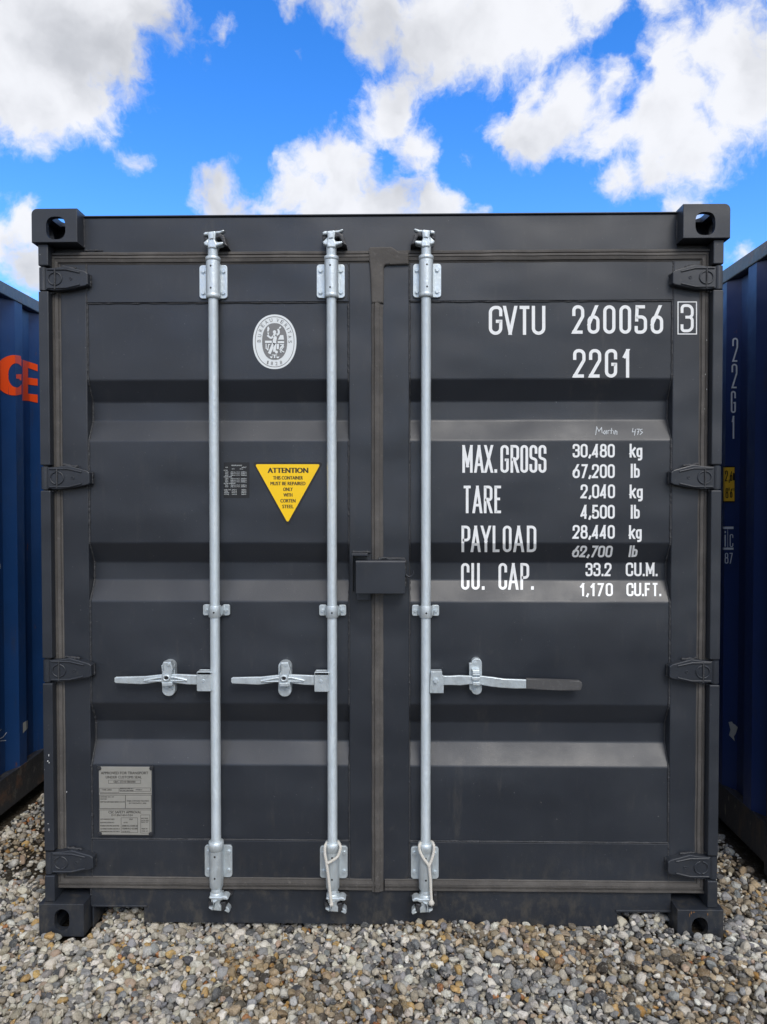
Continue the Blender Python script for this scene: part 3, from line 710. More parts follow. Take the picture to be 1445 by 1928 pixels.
for s, x0, y0, x1, y1, sw, kw in (
 ('M', 27,143,75,272,5.0,{}), ('A', 82,143,127,272,5.0,{}), ('X', 129,143,170,272,5.0,{}), ('.', 176,143,189,272,5.2,{}),
 ('G',204,143,243,272,5.0,{}), ('R',251,143,291,272,5.0,{}), ('O',297,143,333,272,5.0,{}), ('S',339,143,376,272,5.0,{}), ('S',381,143,418,272,5.0,{}),
 ('T',27,332,72,460,5.0,{}), ('A',74,332,120,460,5.0,{}), ('R',127,332,167,460,5.0,{}), ('E',176,332,213,460,5.0,{}),
 ('P',23,518,64,641,5.0,{}), ('A',66,518,112,641,5.0,{}), ('Y',113,518,160,641,5.0,{}), ('L',168,518,206,641,5.0,{}), ('O',215,518,256,641,5.0,{}), ('A',264,518,314,641,5.0,{}), ('D',327,518,371,641,5.0,{}),
 ('C',21,692,60,816,5.0,{}), ('U',69,692,108,816,5.0,{}), ('.',117,692,131,816,5.2,{}),
 ('C',195,692,235,816,5.0,{}), ('A',240,692,288,816,5.0,{}), ('P',297,692,338,816,5.0,{}), ('.',346,692,360,816,5.2,{}),
 ('30,480',540,138,736,201,3.9,{}), ('67,200',540,232,736,297,3.9,{}), ('2,040',577,326,737,391,3.9,{}), ('4,500',577,421,736,486,3.9,{}),
 ('28,440',540,515,736,579,3.9,{}), ('62,700',536,611,722,665,3.8,{'skew':.14}), ('33.2',600,691,721,753,3.8,{}), ('1,170',576,785,727,846,3.8,{'gap':.30}),
 ('kg',805,137,865,201,3.9,{'gap':.26}), ('kg',805,327,867,391,3.9,{'gap':.26}), ('kg',802,516,862,580,3.9,{'gap':.26}),
 ('lb',805,230,853,296,3.9,{'gap':.24}), ('lb',805,421,853,486,3.9,{'gap':.24}), ('lb',795,610,840,664,3.8,{'gap':.24,'skew':.14}),
 ('CU.M.',787,690,936,753,3.8,{'gap':.22}), ('CU.FT.',790,784,953,846,3.8,{'gap':.2})):
    a, b = P6(x0, y0); c, e = P6(x1, y1); key = (s if len(s) > 1 else '', round(y0) if len(s) == 1 else 0, x0 if len(s) > 1 else (1 if x0 > 190 and y0 != 332 and y0 != 518 else 0), y1)
    WORDS.setdefault(key, MB()); text(WORDS[key], s, a, b, c, e, sw, door_map, **kw)
for k in WORDS: WORDS[k].build('lettering', doorR)
for part in range(2):                                  # chalk scribble: a name, then a number
  mb = MB()
  for P in ([(1122,818),(1124,804),(1128,812),(1133,805),(1134,815)],[(1139,811),(1136,815),(1139,817),(1142,811),(1142,817)],[(1145,817),(1145,811),(1148,810)],[(1152,806),(1151,817)],[(1149,811),(1154,810)],[(1156,817),(1156,811)],[(1158,817),(1159,811),(1162,812),(1162,818)],
          [(1192,807),(1191,813),(1197,813)],[(1197,808),(1195,820)],[(1199,808),(1204,808),(1201,818)],[(1200,813),(1204,813)],[(1210,808),(1206,809),(1207,812),(1210,814),(1206,818)]):
    if (P[0][0] > 1180) == bool(part): strokes(mb, SCRIB, P, .6, door_map, seg=3)
  mb.build('chalk_scribble', doorR)

# ------------------------------------------------------------------ stickers on the left door
flat = plane_map(YP)
def arcpts(cx, cy, a, b, n=48, e=2.0, t0=0, t1=2*PI):
    P = []
    for i in range(n):
        t = t0+(t1-t0)*i/n; c, s = math.cos(t), math.sin(t); P.append((cx+a*math.copysign(abs(c)**(2/e), c), cy+b*math.copysign(abs(s)**(2/e), s)))
    return P
st = MB(); cx, cy = 517.6, 643.5
fill(st, arcpts(cx, cy, 41.0, 51.4, 64, 2.15), flat, WVIN, .0008)
strokes(st, GVIN, arcpts(cx, cy, 36.6, 47.2, 64, 2.15), .55, flat, True, seg=9)
fill(st, arcpts(cx, cy-.6, 23.6, 34.6, 56, 2.3), flat, GVIN, .0014)
def E(x, y): return 470+x/14.45, 580+y/14.45
letters = [('B',(262,893),-88),('U',(278,748),-78),('R',(305,603),-68),('E',(360,475),-52),('A',(462,382),-33),('U',(590,330),-14),('V',(772,330),12),('E',(888,378),30),('R',(992,470),48),('I',(1053,562),58),('T',(1088,655),68),('A',(1098,780),80),('S',(1107,915),92)]
for c, p, a in letters:
    x, y = E(*p); ftext(st, c, x, y, 1.2 if c == 'I' else 5.0, 6.6, flat, GVIN, .0015, math.radians(a))
for c, p, a in (('1',(500,1480),8),('8',(612,1502),3),('2',(736,1508),-3),('8',(860,1480),-8)):
    x, y = E(*p); ftext(st, c, x, y, 4.2 if c != '1' else 2.6, 6.6, flat, GVIN, .0015, math.radians(a))
def ep(L, off=.0020): fill(st, [E(*p) for p in L], flat, WVIN, off)
fill(st, arcpts(*E(683, 648), 3.1, 3.1, 16), flat, WVIN, .0020)
for L, h in (([(690,690),(700,820),(680,900),(690,980)],3.2),([(660,750),(590,830),(490,740)],1.7),([(715,760),(800,690),(800,620),(775,570)],1.9),([(665,950),(610,1080),(540,1240)],2.7),([(700,960),(690,1060),(680,1190)],2.5)):
    strokes(st, WVIN, fillet([E(*p) for p in L], 3), h, flat, False, 3, seg=6)
for i, L in enumerate(([(425,888),(607,888),(607,950),(425,950)],[(770,900),(945,900),(945,955),(770,955)],[(745,975),(805,975),(800,1120),(742,1120)],[(780,860),(840,735),(925,735),(940,860)],[(490,530),(515,495),(550,560),(525,640),(480,640)],[(480,665),(540,665),(515,740)],[(610,1265),(755,1265),(755,1288),(610,1288)],[(668,1288),(704,1288),(704,1360),(668,1360)],[(555,1315),(640,1315),(610,1365),(580,1360)],[(725,1320),(820,1320),(790,1365),(750,1365)],[(800,540),(840,495),(868,525),(825,570)])): ep(L, .0024+.0001*i)
fill(st, arcpts(*E(735, 1198), 2.8, 3.0, 14), flat, WVIN, .0036)
for L in ([(455,985),(455,1100),(500,1130),(515,1050),(525,990),(565,1000)],[(835,990),(920,1000),(850,1070)],[(930,1010),(830,1120),(835,1150)],[(925,1060),(860,1150),(930,1190)],[(830,1180),(870,1210)]):
    strokes(st, WVIN, [E(*p) for p in L], .95, flat, False, 8)
st.build('emblem_sticker', doorL, 'round-ended oval white and grey emblem sticker')

def tri(x0, x1, yt, yb, r, off, mat, mb):
    mb_p = fillet([(x0, yt), (x1, yt), ((x0+x1)/2, yb)], r, True); fill(mb, mb_p, flat, mat, off)
st = MB(); tri(475, 609.5, 870.5, 992.5, 4, .0008, BLK, st); tri(480.5, 603.5, 874, 984.5, 2.5, .0012, YEL, st)
for s, y, wd, ht, bo in (('ATTENTION',885.6,75.5,9.8,.7),('THIS CONTAINER',899.6,56,6.6,.30),('MUST BE REPAIRED',910.3,65.5,6.6,.30),('ONLY',921.2,17.5,6.6,.30),('WITH',932,16.5,6.6,.30),('CORTEN',942.8,28,6.6,.30),('STEEL',953.6,21,6.6,.30)):
    ftext(st, s, 542.6 if s != 'ATTENTION' else 542.6, y, wd, ht, flat, BLK, .0017, 0, bo)
st.build('warning_sticker', doorL, 'yellow triangular warning sticker with a black border')

st = MB(); fill(st, prect(421.5, 870.5, 470, 937.5), flat, DVIN, .0008)
def D4(x, y): return 410+x/6.88, 860+y/6.88
def row(t, x0, x1, y, ht=2.1, mat=WVIN, conv=D4, mb=None, mp=flat, bold=0.0):
    a, b = conv(x0, y); c, _ = conv(x1, y); ftext(mb or st, t, (a+c)/2, b, c-a, ht, mp, mat, .0014, 0, bold)
row('SPECIFICATIONS', 180, 315, 112); row('SIZE', 103, 132, 137, 1.8); row('CAPACITY', 312, 375, 137, 1.8); row('METRIC', 186, 222, 158, 1.5); row('ENGLISH', 288, 330, 158, 1.5)
for i, (lab, a, b, y) in enumerate((('OUTSIDE',82,130,175),('LENGTH',98,140,198),('WIDTH',98,136,220),('HEIGHT',98,140,240),('INSIDE DIM.',82,190,261),('LENGTH',98,140,284),('WIDTH',98,136,304),('HEIGHT',98,140,325),('DOOR OPENING',82,232,346),('WIDTH',98,136,367),('HEIGHT',98,140,388),('CUBIC CAP.',82,175,427),('TARE',86,132,446),('GROSS',86,150,466),('PAYLOAD',86,150,487))):
    row(lab, a, b, y, 1.9)
    if lab in ('LENGTH','WIDTH','HEIGHT'): row('6058 mm', 170, 235, y, 1.8); row('19 10', 246, 284, y, 1.8); row('2438 in', 302, 376, y, 1.8)
    if y > 420: row('2040 kg', 184, 248, y, 1.8); row('4500 lb', 310, 372, y, 1.8)
st.build('data_sticker', doorL, 'small black data sticker with rows of tiny white print')

# approval plate
pf = lambda x, y: (170+x/11.115, 1430+y/11.115)
pm = plane_map(.047)
st = MB(); X0, Z0 = XZ(185, 1573.5, .048); X1, Z1 = XZ(288, 1442, .048)
st.box(X0-.002, X1+.002, .048, YP-.0005, Z0, Z1, PAINT, .002)
X0, Z0 = XZ(187.5, 1571.5, .047); X1, Z1 = XZ(285.5, 1444, .047); st.box(X0, X1, .0470, .0495, Z0, Z1, PLATE, .0008)
for x, y in ((187, 1447), (285, 1446.5), (188, 1570), (284, 1570.5)):
    X, Z = XZ(x, y, .045); st.cyl((X, .0475, Z), (X, .0425, Z), .0078, KEEP, 18, .0062); st.cyl((X, .0425, Z), (X, .0395, Z), .0034, PAINT, 12, .002)
r2 = lambda t, x0, x1, y, ht: row(t, x0, x1, y, ht, ETCH, pf, st, lambda a, b, o: pm(a, b, .0004), .09)
r2('APPROVED FOR TRANSPORT', 225, 1218, 282, 5.0); r2('UNDER CUSTOMS SEAL', 330, 1080, 370, 4.8); r2('GB/C 27210 EB02000', 490, 950, 465, 3.8)
def pr(x0, y0, x1, y1, hw=.28): strokes(st, ETCH, [pf(*p) for p in prect(x0, y0, x1, y1)], hw, lambda a, b, o: pm(a, b, .0003), True, seg=30)
pr(385, 430, 1060, 500); pr(200, 600, 605, 688); pr(625, 595, 1265, 665); pr(195, 745, 740, 1025, .4); pr(740, 745, 1282, 1025, .4); pr(195, 1055, 1285, 1590, .4); pr(650, 1220, 995, 1530); pr(1060, 1160, 1250, 1540)
strokes(st, ETCH, [pf(200, 712), pf(1282, 712)], .4, lambda a, b, o: pm(a, b, .0003), seg=30)
for t, a, b, y, h in (('TYPE 20SS',240,450,635,3.0),('MANUFACTURER NO. 1',630,915,610,2.0),('OF THE CONTAINER',630,910,650,2.0),('F001',960,1085,632,2.4),('OWNER NO. OF',215,500,783,2.2),('FACTORY',215,360,828,2.2),('SHIP THE CONTAINER SERVICE CO LTD',215,725,888,2.4),('TIMBER COMPONENT TREATMENT',765,1235,868,2.2),('IM TYPE/XX/99/11 2020',815,1175,915,2.2),
   ('CSC SAFETY APPROVAL',385,1070,1102,4.6),('D F BV/1651/524',450,890,1165,3.6),('DATE MANUFACTURED',215,510,1250,2.3),('IDENTIFICATION NO.',215,510,1320,2.3),('MAXIMUM OPERATING GROSS MASS',215,610,1388,2.4),('ALLOWABLE STACKING LOAD FOR 1.8',215,620,1450,2.4),('TRANSVERSE RACKING TEST FORCE',215,620,1508,2.4),
   ('2020',820,890,1250,2.3),('GVTU',700,785,1320,2.3),('30480 KG 67200 LB',670,990,1388,3.0),('192000 KG 423280',670,990,1446,3.0),('15240 KG',670,830,1508,2.4),('NEXT EXAM',1070,1210,1232,2.2),('DATE DUE',1070,1225,1275,2.2),('MM YY',1070,1220,1312,2.2),('MADE IN',1080,1200,1450,2.2),('TYPE 1CC',1080,1220,1500,2.2)):
    r2(t, a, b, y, h)
st.build('approval_plate', doorL, 'riveted grey metal approval plate with etched print')

# ------------------------------------------------------------------ locking bars (shapes read at the left bar)
XB1 = XZ(404.8, 1075, .022)[0]; YB_ = .0215; RB = .0175
ZG = lambda y, Y=.02: XZ(404, y, Y)[1]
def locking_bar(cx, mir, kind, label):
    T = lambda px, py, Y: (cx+mir*(XZ(px, py, Y)[0]-XB1), XZ(px, py, Y)[1])
    b = MB(); z0, z1 = ZG(1684), ZG(462)
    b.lathe(cx, YB_, [(z0, .0185), (ZG(1672), .0185), (ZG(1671), RB), (ZG(486), RB), (ZG(485), .0178), (z1, .0178)], ZINC)
    # collars either side of the bearings
    for ya, yb, r in ((484, 492.5, .0262), (553, 562.5, .0250), (1583, 1600, .0270), (1679, 1690, .0225), (456, 465, .0195)):
        za, zb = ZG(ya), ZG(yb); b.lathe(cx, YB_, [(zb, r*.9), (zb+.0025, r), (za-.0025, r), (za, r*.9)], ZINC)
    root = b.build('locking_bar', box, label)
    # bearing brackets
    for top in (True, False):
        k = MB(); x0, x1, ya, yb = (375.5, 428.5, 499, 562) if top else (385.5, 437.5, 1591.5, 1652)
        a, c = T(x0, ya, .042), T(x1, yb, .042); k.prism(rrect(a[0], c[0], c[1], a[1], .011), .0425, YF+.001, ZINC, .0015)
        sa, sb = (492.5, 555) if top else (1597, 1670); za, zb = ZG(sa), ZG(sb)
        if top: k.lathe(cx, YB_, [(zb, .0248), (za, .0248)], ZINC)
        else: k.lathe(cx, YB_, [(zb, .0215), (zb+.004, .0240), (zb+.03, .0245), (za, .0245)], ZINC)
        k.box(cx-.0235, cx+.0235, YB_, YF, zb+(.0 if top else .035), za-.002, ZINC, .003)
        for py in ((510.5, 551) if top else (1604, 1639)):
            for px in ((383, 421) if top else (392.5, 431)):
                x, z = T(px, py, .041); bolt(k, x, z, .0430, .0080 if top else .0068, hexa=top)
        for py in ((500, 541.5) if top else (1614, 1655)):
            x, z = T(397 if top else 404.5, py, -.004); dx = x-cx; yy = YB_-math.sqrt(max(1e-6, .0246**2-dx*dx)); k.cyl((x, yy+.002, z), (x, yy-.0005, z), .0034, HOLE, 12); k.cyl((x, yy+.001, z), (x, yy-.0012, z), .0019, KEEP, 8)
        k.build('bearing_bracket', root)
    # slim clamp at mid height
    k = MB(); a, c = T(386, 1138.5, .040), T(437, 1160, .040); zc = (a[1]+c[1])/2; hh = abs(a[1]-c[1])/2
    for sgn in (-1, 1):
        p = MB(); xa, xb = cx+sgn*.021, cx+sgn*.0485; k.prism(rrect(xa, xb, zc-hh+.002, zc+hh, .007), .0425, YF+.001, ZINC, .0012); bolt(k, cx+sgn*.0365, zc, .0430, .0055, hexa=False)
        k.tube([(cx+sgn*.0225, .028, zc), (cx+sgn*.0245, .040, zc), (cx+sgn*.030, .044, zc)], hh*.90, ZINC, 8, flat=.16)
    k.lathe(cx, YB_, [(zc-hh, .0212), (zc-hh+.002, .0220), (zc+hh-.002, .0220), (zc+hh, .0212)], ZINC)
    k.cyl((cx+.001, YB_-.0215, zc-.002), (cx+.001, YB_-.0226, zc-.002), .0032, HOLE, 12); k.build('bar_clamp', root)
    # cams: forged heads that hook the keepers
    def PC(mb, L, ya, yb, mat, bev=.002): mb.prism([T(x, y, ya) for x, y in L], ya, yb, mat, bev)
    t = lambda x, y: (360+x/4.817, 420+y/4.817)
    k = MB()
    x, z = T(398.5, 462, .02); k.lathe(x, YB_, [(ZG(464), .019), (ZG(459), .0195), (ZG(455), .015), (ZG(450), .013)], ZINC, 18)
    PC(k, [t(150,78),t(210,70),t(225,78),t(216,150),t(236,190),t(225,225),t(155,225),t(146,190),t(158,150)], .000, .042, ZINC, .004)
    PC(k, [t(112,175),t(150,140),t(165,215),t(122,198)], .006, .034, ZINC, .004); PC(k, [t(222,172),t(284,168),t(293,180),t(280,195),t(226,212)], .004, .032, ZINC, .004)
    PC(k, [t(110,92),t(128,78),t(155,76),t(152,108),t(118,110)], .008, .030, ZINC, .004); PC(k, [t(215,74),t(255,70),t(292,58),t(302,68),t(290,80),t(262,95),t(218,96)], .008, .030, ZINC, .004)
    PC(k, [t(163,90),t(206,86),t(204,140),t(166,146)], -.004, .004, ZINC, .003); k.build('cam', root)
    k = MB(); PC(k, [t(226,60),t(256,66),t(268,92),t(300,112),t(318,180),t(332,206),t(300,200),t(262,132),t(218,140),t(222,96)], .010, YH, KEEP, .004)
    k.build('cam_keeper', box); k = MB()
    PC(k, [t(206,196),t(312,196),t(306,212),t(240,218)], .030, YH, KEEP, .003); k.build('cam_keeper', box); k = MB(); PC(k, [t(110,112),t(152,108),t(150,150),t(118,164)], .016, YH, KEEP, .004)
    k.build('cam_keeper', box)
    t = lambda x, y: (360+x/11.34, 1570+y/11.34)
    k = MB()
    PC(k, [t(455,1330),t(650,1325),t(640,1420),t(600,1500),t(640,1560),t(640,1655),t(470,1640),t(470,1500),t(420,1430)], .002, .042, ZINC, .004)
    PC(k, [t(375,1375),t(400,1340),t(640,1350),t(700,1330),t(760,1345),t(798,1385),t(775,1420),t(690,1410),t(620,1440),t(560,1420),t(500,1470),t(430,1470),t(425,1410)], -.004, .030, ZINC, .004)
    PC(k, [t(375,1580),t(470,1570),t(470,1640),t(440,1640),t(385,1600)], .006, .034, ZINC, .003)
    PC(k, [t(735,1580),t(765,1555),t(815,1610),t(825,1660),t(800,1695),t(765,1680),t(710,1650),t(745,1625)], .006, .034, ZINC, .003)
    PC(k, [t(465,1440),t(560,1425),t(500,1500),t(490,1630),t(465,1630)], -.008, .004, ZINC, .003); k.build('cam', root)
    k = MB(); PC(k, [t(610,1470),t(735,1450),t(740,1560),t(715,1640),t(640,1650),t(625,1590)], .010, YH, KEEP, .004); PC(k, [t(690,1290),t(780,1258),t(880,1300),t(830,1350),t(770,1330),t(700,1325)], .030, YH, KEEP, .003)
    k.build('cam_keeper', box); k = MB(); PC(k, [t(365,1480),t(390,1420),t(460,1480),t(460,1570),t(380,1570)], .018, YH, KEEP, .003)
    if mir < 0: PC(k, [t(380,1240),t(300,1255),t(290,1500),t(400,1520)], .022, YH, KEEP, .004)
    k.build('cam_keeper', box)
    # handle, its hub and its retainer
    if kind == 'plain':
        k = MB(); a, c = T(371.5, 1264, .008), T(399, 1301, .008); xh0, xh1 = sorted((a[0], c[0]))
        k.prism(rrect(xh0, xh1, c[1], a[1], .004), .003, .008, ZINC, .0012); k.box(xh0, xh1, .003, .040, a[1]-.012, a[1]-.001, ZINC, .002); k.prism(rrect(xh0, xh1, c[1], a[1], .004), .034, .040, ZINC, .001)
        x, z = T(383.5, 1282, .003); k.cyl((x, .0035, z), (x, .0005, z), .0062, ZINC, 16, .0052); k.build('handle_hub', root)
        k = MB()
        H = lambda x, y: (200+x/3.284, 1220+y/3.284)
        def blade(L, ya, yb, bev=.0018): k.prism([T(*H(*p), ya) for p in L], ya, yb, ZINC, bev)
        blade([(565,168),(420,162),(340,165),(240,176),(60,180),(51,186),(50,208),(58,218),(215,225),(250,222),(330,210),(420,216),(500,226),(565,228)], .012, .020, .0025)
        k.tube([(T(*H(235,203), .010)[0], .0115, T(*H(235,203), .010)[1]), (T(*H(330,182), .010)[0], .0085, T(*H(330,182), .010)[1]), (T(*H(420,180), .010)[0], .0085, T(*H(420,180), .010)[1]), (T(*H(500,200), .010)[0], .0118, T(*H(500,200), .010)[1])], .0042, ZINC, 8)
        k.tube([(T(*H(240,206), .010)[0], .0115, T(*H(240,206), .010)[1]), (T(*H(340,203), .010)[0], .0085, T(*H(340,203), .010)[1]), (T(*H(500,203), .010)[0], .0118, T(*H(500,203), .010)[1])], .0034, ZINC, 8)
        for i in range(11):
            x, z = T(*H(75+13*i+random.uniform(-3, 3), 192+i*.9+random.uniform(-5, 5)), .012); k.cyl((x, .0125, z), (x, .0112, z), random.uniform(.001, .0022), ZINC, 7)
        k.build('handle', root)
        k = MB()
        a, c = T(306, 1243, .036), T(331, 1310, .036); x0, x1 = sorted((a[0], c[0])); k.prism(rrect(x0, x1, c[1], a[1], .022), .030, YP-.0005, ZINC, .002)
        def RT(L, ya, yb, bev=.002): k.prism([T(*H(*p), ya) for p in L], ya, yb, ZINC, bev)
        RT([(352,88),(400,86),(412,130),(404,165),(400,215),(340,215),(342,170),(356,140)], .004, .030, .003)
        RT([(342,108),(356,104),(356,140),(346,150)], .014, .032, .001); RT([(344,215),(410,212),(412,232),(398,236),(346,236)], .002, .030, .002)
        x, z = T(*H(372, 186), .0); k.tube([(x+.011*math.cos(a_), .001, z+.009*math.sin(a_)) for a_ in np.linspace(0, 2*PI, 15)[:-1]], .0034, ZINC, 7, True); k.cyl((x, .004, z), (x, .0005, z), .006, HOLE, 12)
        for py in (104, 264): x, z = T(*H(384, py), .0); bolt(k, x, z, .0305 if py > 200 else .0045, .0058, hexa=False, h=.004)
        RT([(358,240),(404,240),(404,246),(358,246)], .0290, .032, .0); k.build('handle_retainer', root)
    else:
        H = lambda x, y: (760+x/4.014, 1220+y/4.014)
        T2 = lambda x, y, Y: XZ(*H(x, y), Y)
        k = MB(); k.prism([T2(*p, .003) for p in [(208,180),(292,178),(294,206),(306,212),(304,342),(200,342),(198,330)]], .003, .008, ZINC, .0012)
        a = T2(208, 178, .003); c = T2(292, 206, .003); k.box(a[0], c[0], .0035, .040, c[1], a[1], ZINC, .002); k.prism([T2(*p, .034) for p in [(200,206),(300,206),(302,338),(202,338)]], .034, .040, ZINC, .001)
        x, z = T2(245, 248, .0); bolt(k, x, z, .0035, .0092, h=.009); k.build('handle_hub', root)
        k = MB(); k.prism([T2(*p, .012) for p in [(290,211),(350,212),(420,208),(520,212),(590,212),(680,222),(760,234),(930,240),(930,308),(850,308),(740,302),(660,290),(590,280),(500,276),(430,284),(360,281),(290,282)]], .012, .020, ZINC, .0025)
        k.prism([T2(*p, .0095) for p in [(930,232),(1090,238),(1250,244),(1330,248),(1350,262),(1354,285),(1344,318),(1330,324),(1180,320),(1040,314),(930,312)]], .0095, .0225, GRIP, .004); k.build('handle', root)
        k = MB(); a = T2(512, 77, .036); c = T2(592, 350, .036); k.prism(rrect(a[0], c[0], c[1], a[1], .018), .030, YP-.0005, ZINC, .002)
        k.prism([T2(*p, .026) for p in [(497,116),(520,112),(520,330),(500,312)]], .026, .040, ZINC, .001)
        def RT(L, ya, yb, bev=.002): k.prism([T2(*p, ya) for p in L], ya, yb, ZINC, bev)
        RT([(520,166),(578,166),(580,215),(524,212)], .006, .031, .003); RT([(516,222),(580,222),(576,244),(540,250),(520,240)], .002, .030, .002); RT([(526,258),(578,260),(578,285),(524,284)], .004, .030, .002)
        for y_ in (184, 200): p, q = T2(524, y_, .006), T2(576, y_, .006); k.tube([(p[0], .0055, p[1]), (q[0], .0055, q[1])], .0024, ZINC, 7)
        for py in (116, 318): x, z = T2(544, py, .03); bolt(k, x, z, .0305, .0058, hexa=False, h=.004)
        k.build('handle_retainer', root)
    return root
XB2 = XZ(625.6, 1075, .022)[0]; XB3 = XZ(802.2, 1075, .022)[0]
locking_bar(XB1, 1, 'plain', None); locking_bar(XB2, 1, 'plain', None); locking_bar(XB3, -1, 'grip', 'galvanised locking bar with a black grip on its handle')

# ------------------------------------------------------------------ paint chips on the door frame
def chips(parent, L, Y, mat):
    mb = MB()
    for (x, y, a, b) in L:
        P = [(x+a*math.cos(t)*random.uniform(.6, 1.2), y+b*math.sin(t)*random.uniform(.6, 1.2)) for t in np.linspace(0, 2*PI, 9)[:-1]]
        o_ = MB(); fill(mb, P, plane_map(Y), mat, .0008)
    return mb
CHIP = Mat('bare_primer_chips', (.55,.56,.56), .6).m; RUSTM = Mat('rust_streaks', (.23,.115,.045), .8).m
CHL = [(92.3,1422,.9,2.6),(90.5,1433,1.4,1.8),(92.8,1436,.9,1.6),(91,1551,1.2,.8),(92.6,1562,.6,3.2),(84,1449,.5,.6),(76,479,.8,.6)]
for q in CHL: chips(box, [q], .0135, CHIP).build('paint_chip', box)
for q in [(1331,640,1.2,1.2),(1329,705,1.0,1.4),(1331,733,1.0,1.6),(1327,770,.7,1.2),(97,1496,2.2,1.8),(126,1491,1.0,1.6)]: chips(box, [q], .0440, CHIP).build('paint_chip', box)
for q in [(1302,1719,1.0,3.5),(1307,1717.5,2.5,.8),(1333,1721,.8,3),(1299,1723,.6,4.5)]: chips(box, [q], -.0005, RUSTM).build('rust_mark', box)

# ------------------------------------------------------------------ lock box over the centre seam
k = MB(); U = lambda x, y, Y: XZ(640+x/9.031, 1020+y/9.031, Y)
a = U(272, 322, -.012); c = U(1115, 885, -.012)
k.box(a[0], c[0], -.012, -.007, c[1], a[1]-.004, PAINT, .0015)
k.box(a[0], c[0], -.010, YF, a[1]-.006, a[1], PAINT, .002); k.box(c[0]-.005, c[0]-.0002, -.008, YF, c[1]+.002, a[1]-.004, PAINT, .001)
k.cyl((a[0], -.006, a[1]-.006), (c[0], -.006, a[1]-.006), .006, PAINT, 18)
k.tube([(U(x, y, .0)[0], .036, U(x, y, .0)[1]) for x, y in ((660,312),(720,292),(790,292),(850,310),(980,300),(1110,312))], .0055, WELD, 8, wob=.3)
k.tube([(U(1118, y, .0)[0], .02+random.uniform(-.004, .004), U(1118, y, .0)[1]) for y in range(330, 780, 22)], .0042, WELD, 7, wob=.4)
root = k.build('lock_box', box)
k = MB(); a = U(205, 195, .018); c = U(226, 860, .018); k.box(a[0], c[0]+.0, .004, YF, c[1], a[1], PAINT, .002)
b_ = U(480, 240, .018); k.box(a[0], b_[0], .004, YF, b_[1], a[1], PAINT, .002); k.weldline((a[0], YF-.003, a[1]+.002), (b_[0]+.008, YF-.003, a[1]+.002), .0045)
a = U(285, 890, .02); c = U(515, 1000, .02); k.box(a[0], c[0], .026, .048, c[1], a[1]+.05, PAINT, .002); k.build('lock_staple', root)
k = MB(); k.tube([(U(x, y, .01)[0], .010, U(x, y, .01)[1]) for x, y in fillet([(1108,470),(1120,560),(1180,600),(1235,580),(1250,530),(1245,495)], 30)], .0032, PAINT, 9); k.build('hook', root)

# ------------------------------------------------------------------ cords hanging on two bars
def cord(paths, label, knot=None):
    mb = MB(); rr = .0028
    for P in paths:
        P = [(XZ(x, y, Y)[0], Y, XZ(x, y, Y)[1]) for x, y, Y in P]; V = [Vector(p) for p in P]; D = []
        for i in range(len(V)-1):
            p0, p1, p2, p3 = V[max(i-1, 0)], V[i], V[i+1], V[min(i+2, len(V)-1)]; n = max(2, int((p2-p1).length/.0012))
            for k_ in range(n):
                t = k_/n; D.append(.5*((2*p1)+(-p0+p2)*t+(2*p0-5*p1+4*p2-p3)*t*t+(-p0+3*p1-3*p2+p3)*t*t*t))
        D.append(V[-1]); s = 0
        for st_ in range(3):
            L = []; s = 0
            for i, p in enumerate(D):
                d = (D[min(i+1, len(D)-1)]-D[max(i-1, 0)]).normalized(); s += (D[i]-D[i-1]).length if i else 0
                a = (Vector((0, 1, 0))-d*d.y); a = a.normalized() if a.length > .05 else d.orthogonal().normalized(); b = d.cross(a)
                an = s/.018*2*PI+st_*2*PI/3; L.append(p+(a*math.cos(an)+b*math.sin(an))*rr*.95)
            mb.tube(L, rr, ROPE, 6)
    if knot:
        x, z = XZ(knot[0], knot[1], knot[2]); bm = bmesh.new(); bmesh.ops.create_icosphere(bm, subdivisions=3, radius=knot[3])
        for v in bm.verts: q = 1+.16*math.sin(v.co.x*900+v.co.z*700)+.1*math.sin(v.co.z*1300); v.co = Vector((x, knot[2], z))+Vector((v.co.x*q, v.co.y*q*.8, v.co.z*q*1.1))
        mb.addbm(bm, ROPE, True)
    return mb.build('cord', None, label, 'cord', 'cords looped on the lower ends of the locking bars')
R_ = lambda x, y, Y: (570+x/4.817, 1570+y/4.817, Y)
cord([[R_(265,70,.046), R_(232,72,.030), R_(206,110,.000), R_(203,180,-.006), R_(215,250,-.010), R_(226,330,-.011), R_(238,420,-.009), R_(248,520,-.010), R_(262,640,-.012)],
      [R_(265,70,.046), R_(315,70,.030), R_(340,100,.002), R_(342,140,-.004), R_(318,205,-.008), R_(275,240,-.0105), R_(228,266,-.012)]],
     'white twisted cord looped off-centre round the foot of the middle locking bar', (624.6, 1703, -.013, .0065))
cord([[R_(1128,66,.046), R_(1085,72,.030), R_(1062,100,.002), R_(1062,150,-.004), R_(1095,220,-.008), R_(1142,285,-.011), R_(1152,340,-.011), R_(1160,430,-.009), R_(1165,540,-.010), R_(1172,640,-.012)],
      [R_(1128,66,.046), R_(1170,72,.030), R_(1190,100,.002), R_(1190,160,-.004), R_(1172,230,-.008), R_(1146,296,-.013)]],
     'white twisted cord in an even V round the foot of the grip-handled locking bar', (813, 1700, -.016, .0095))

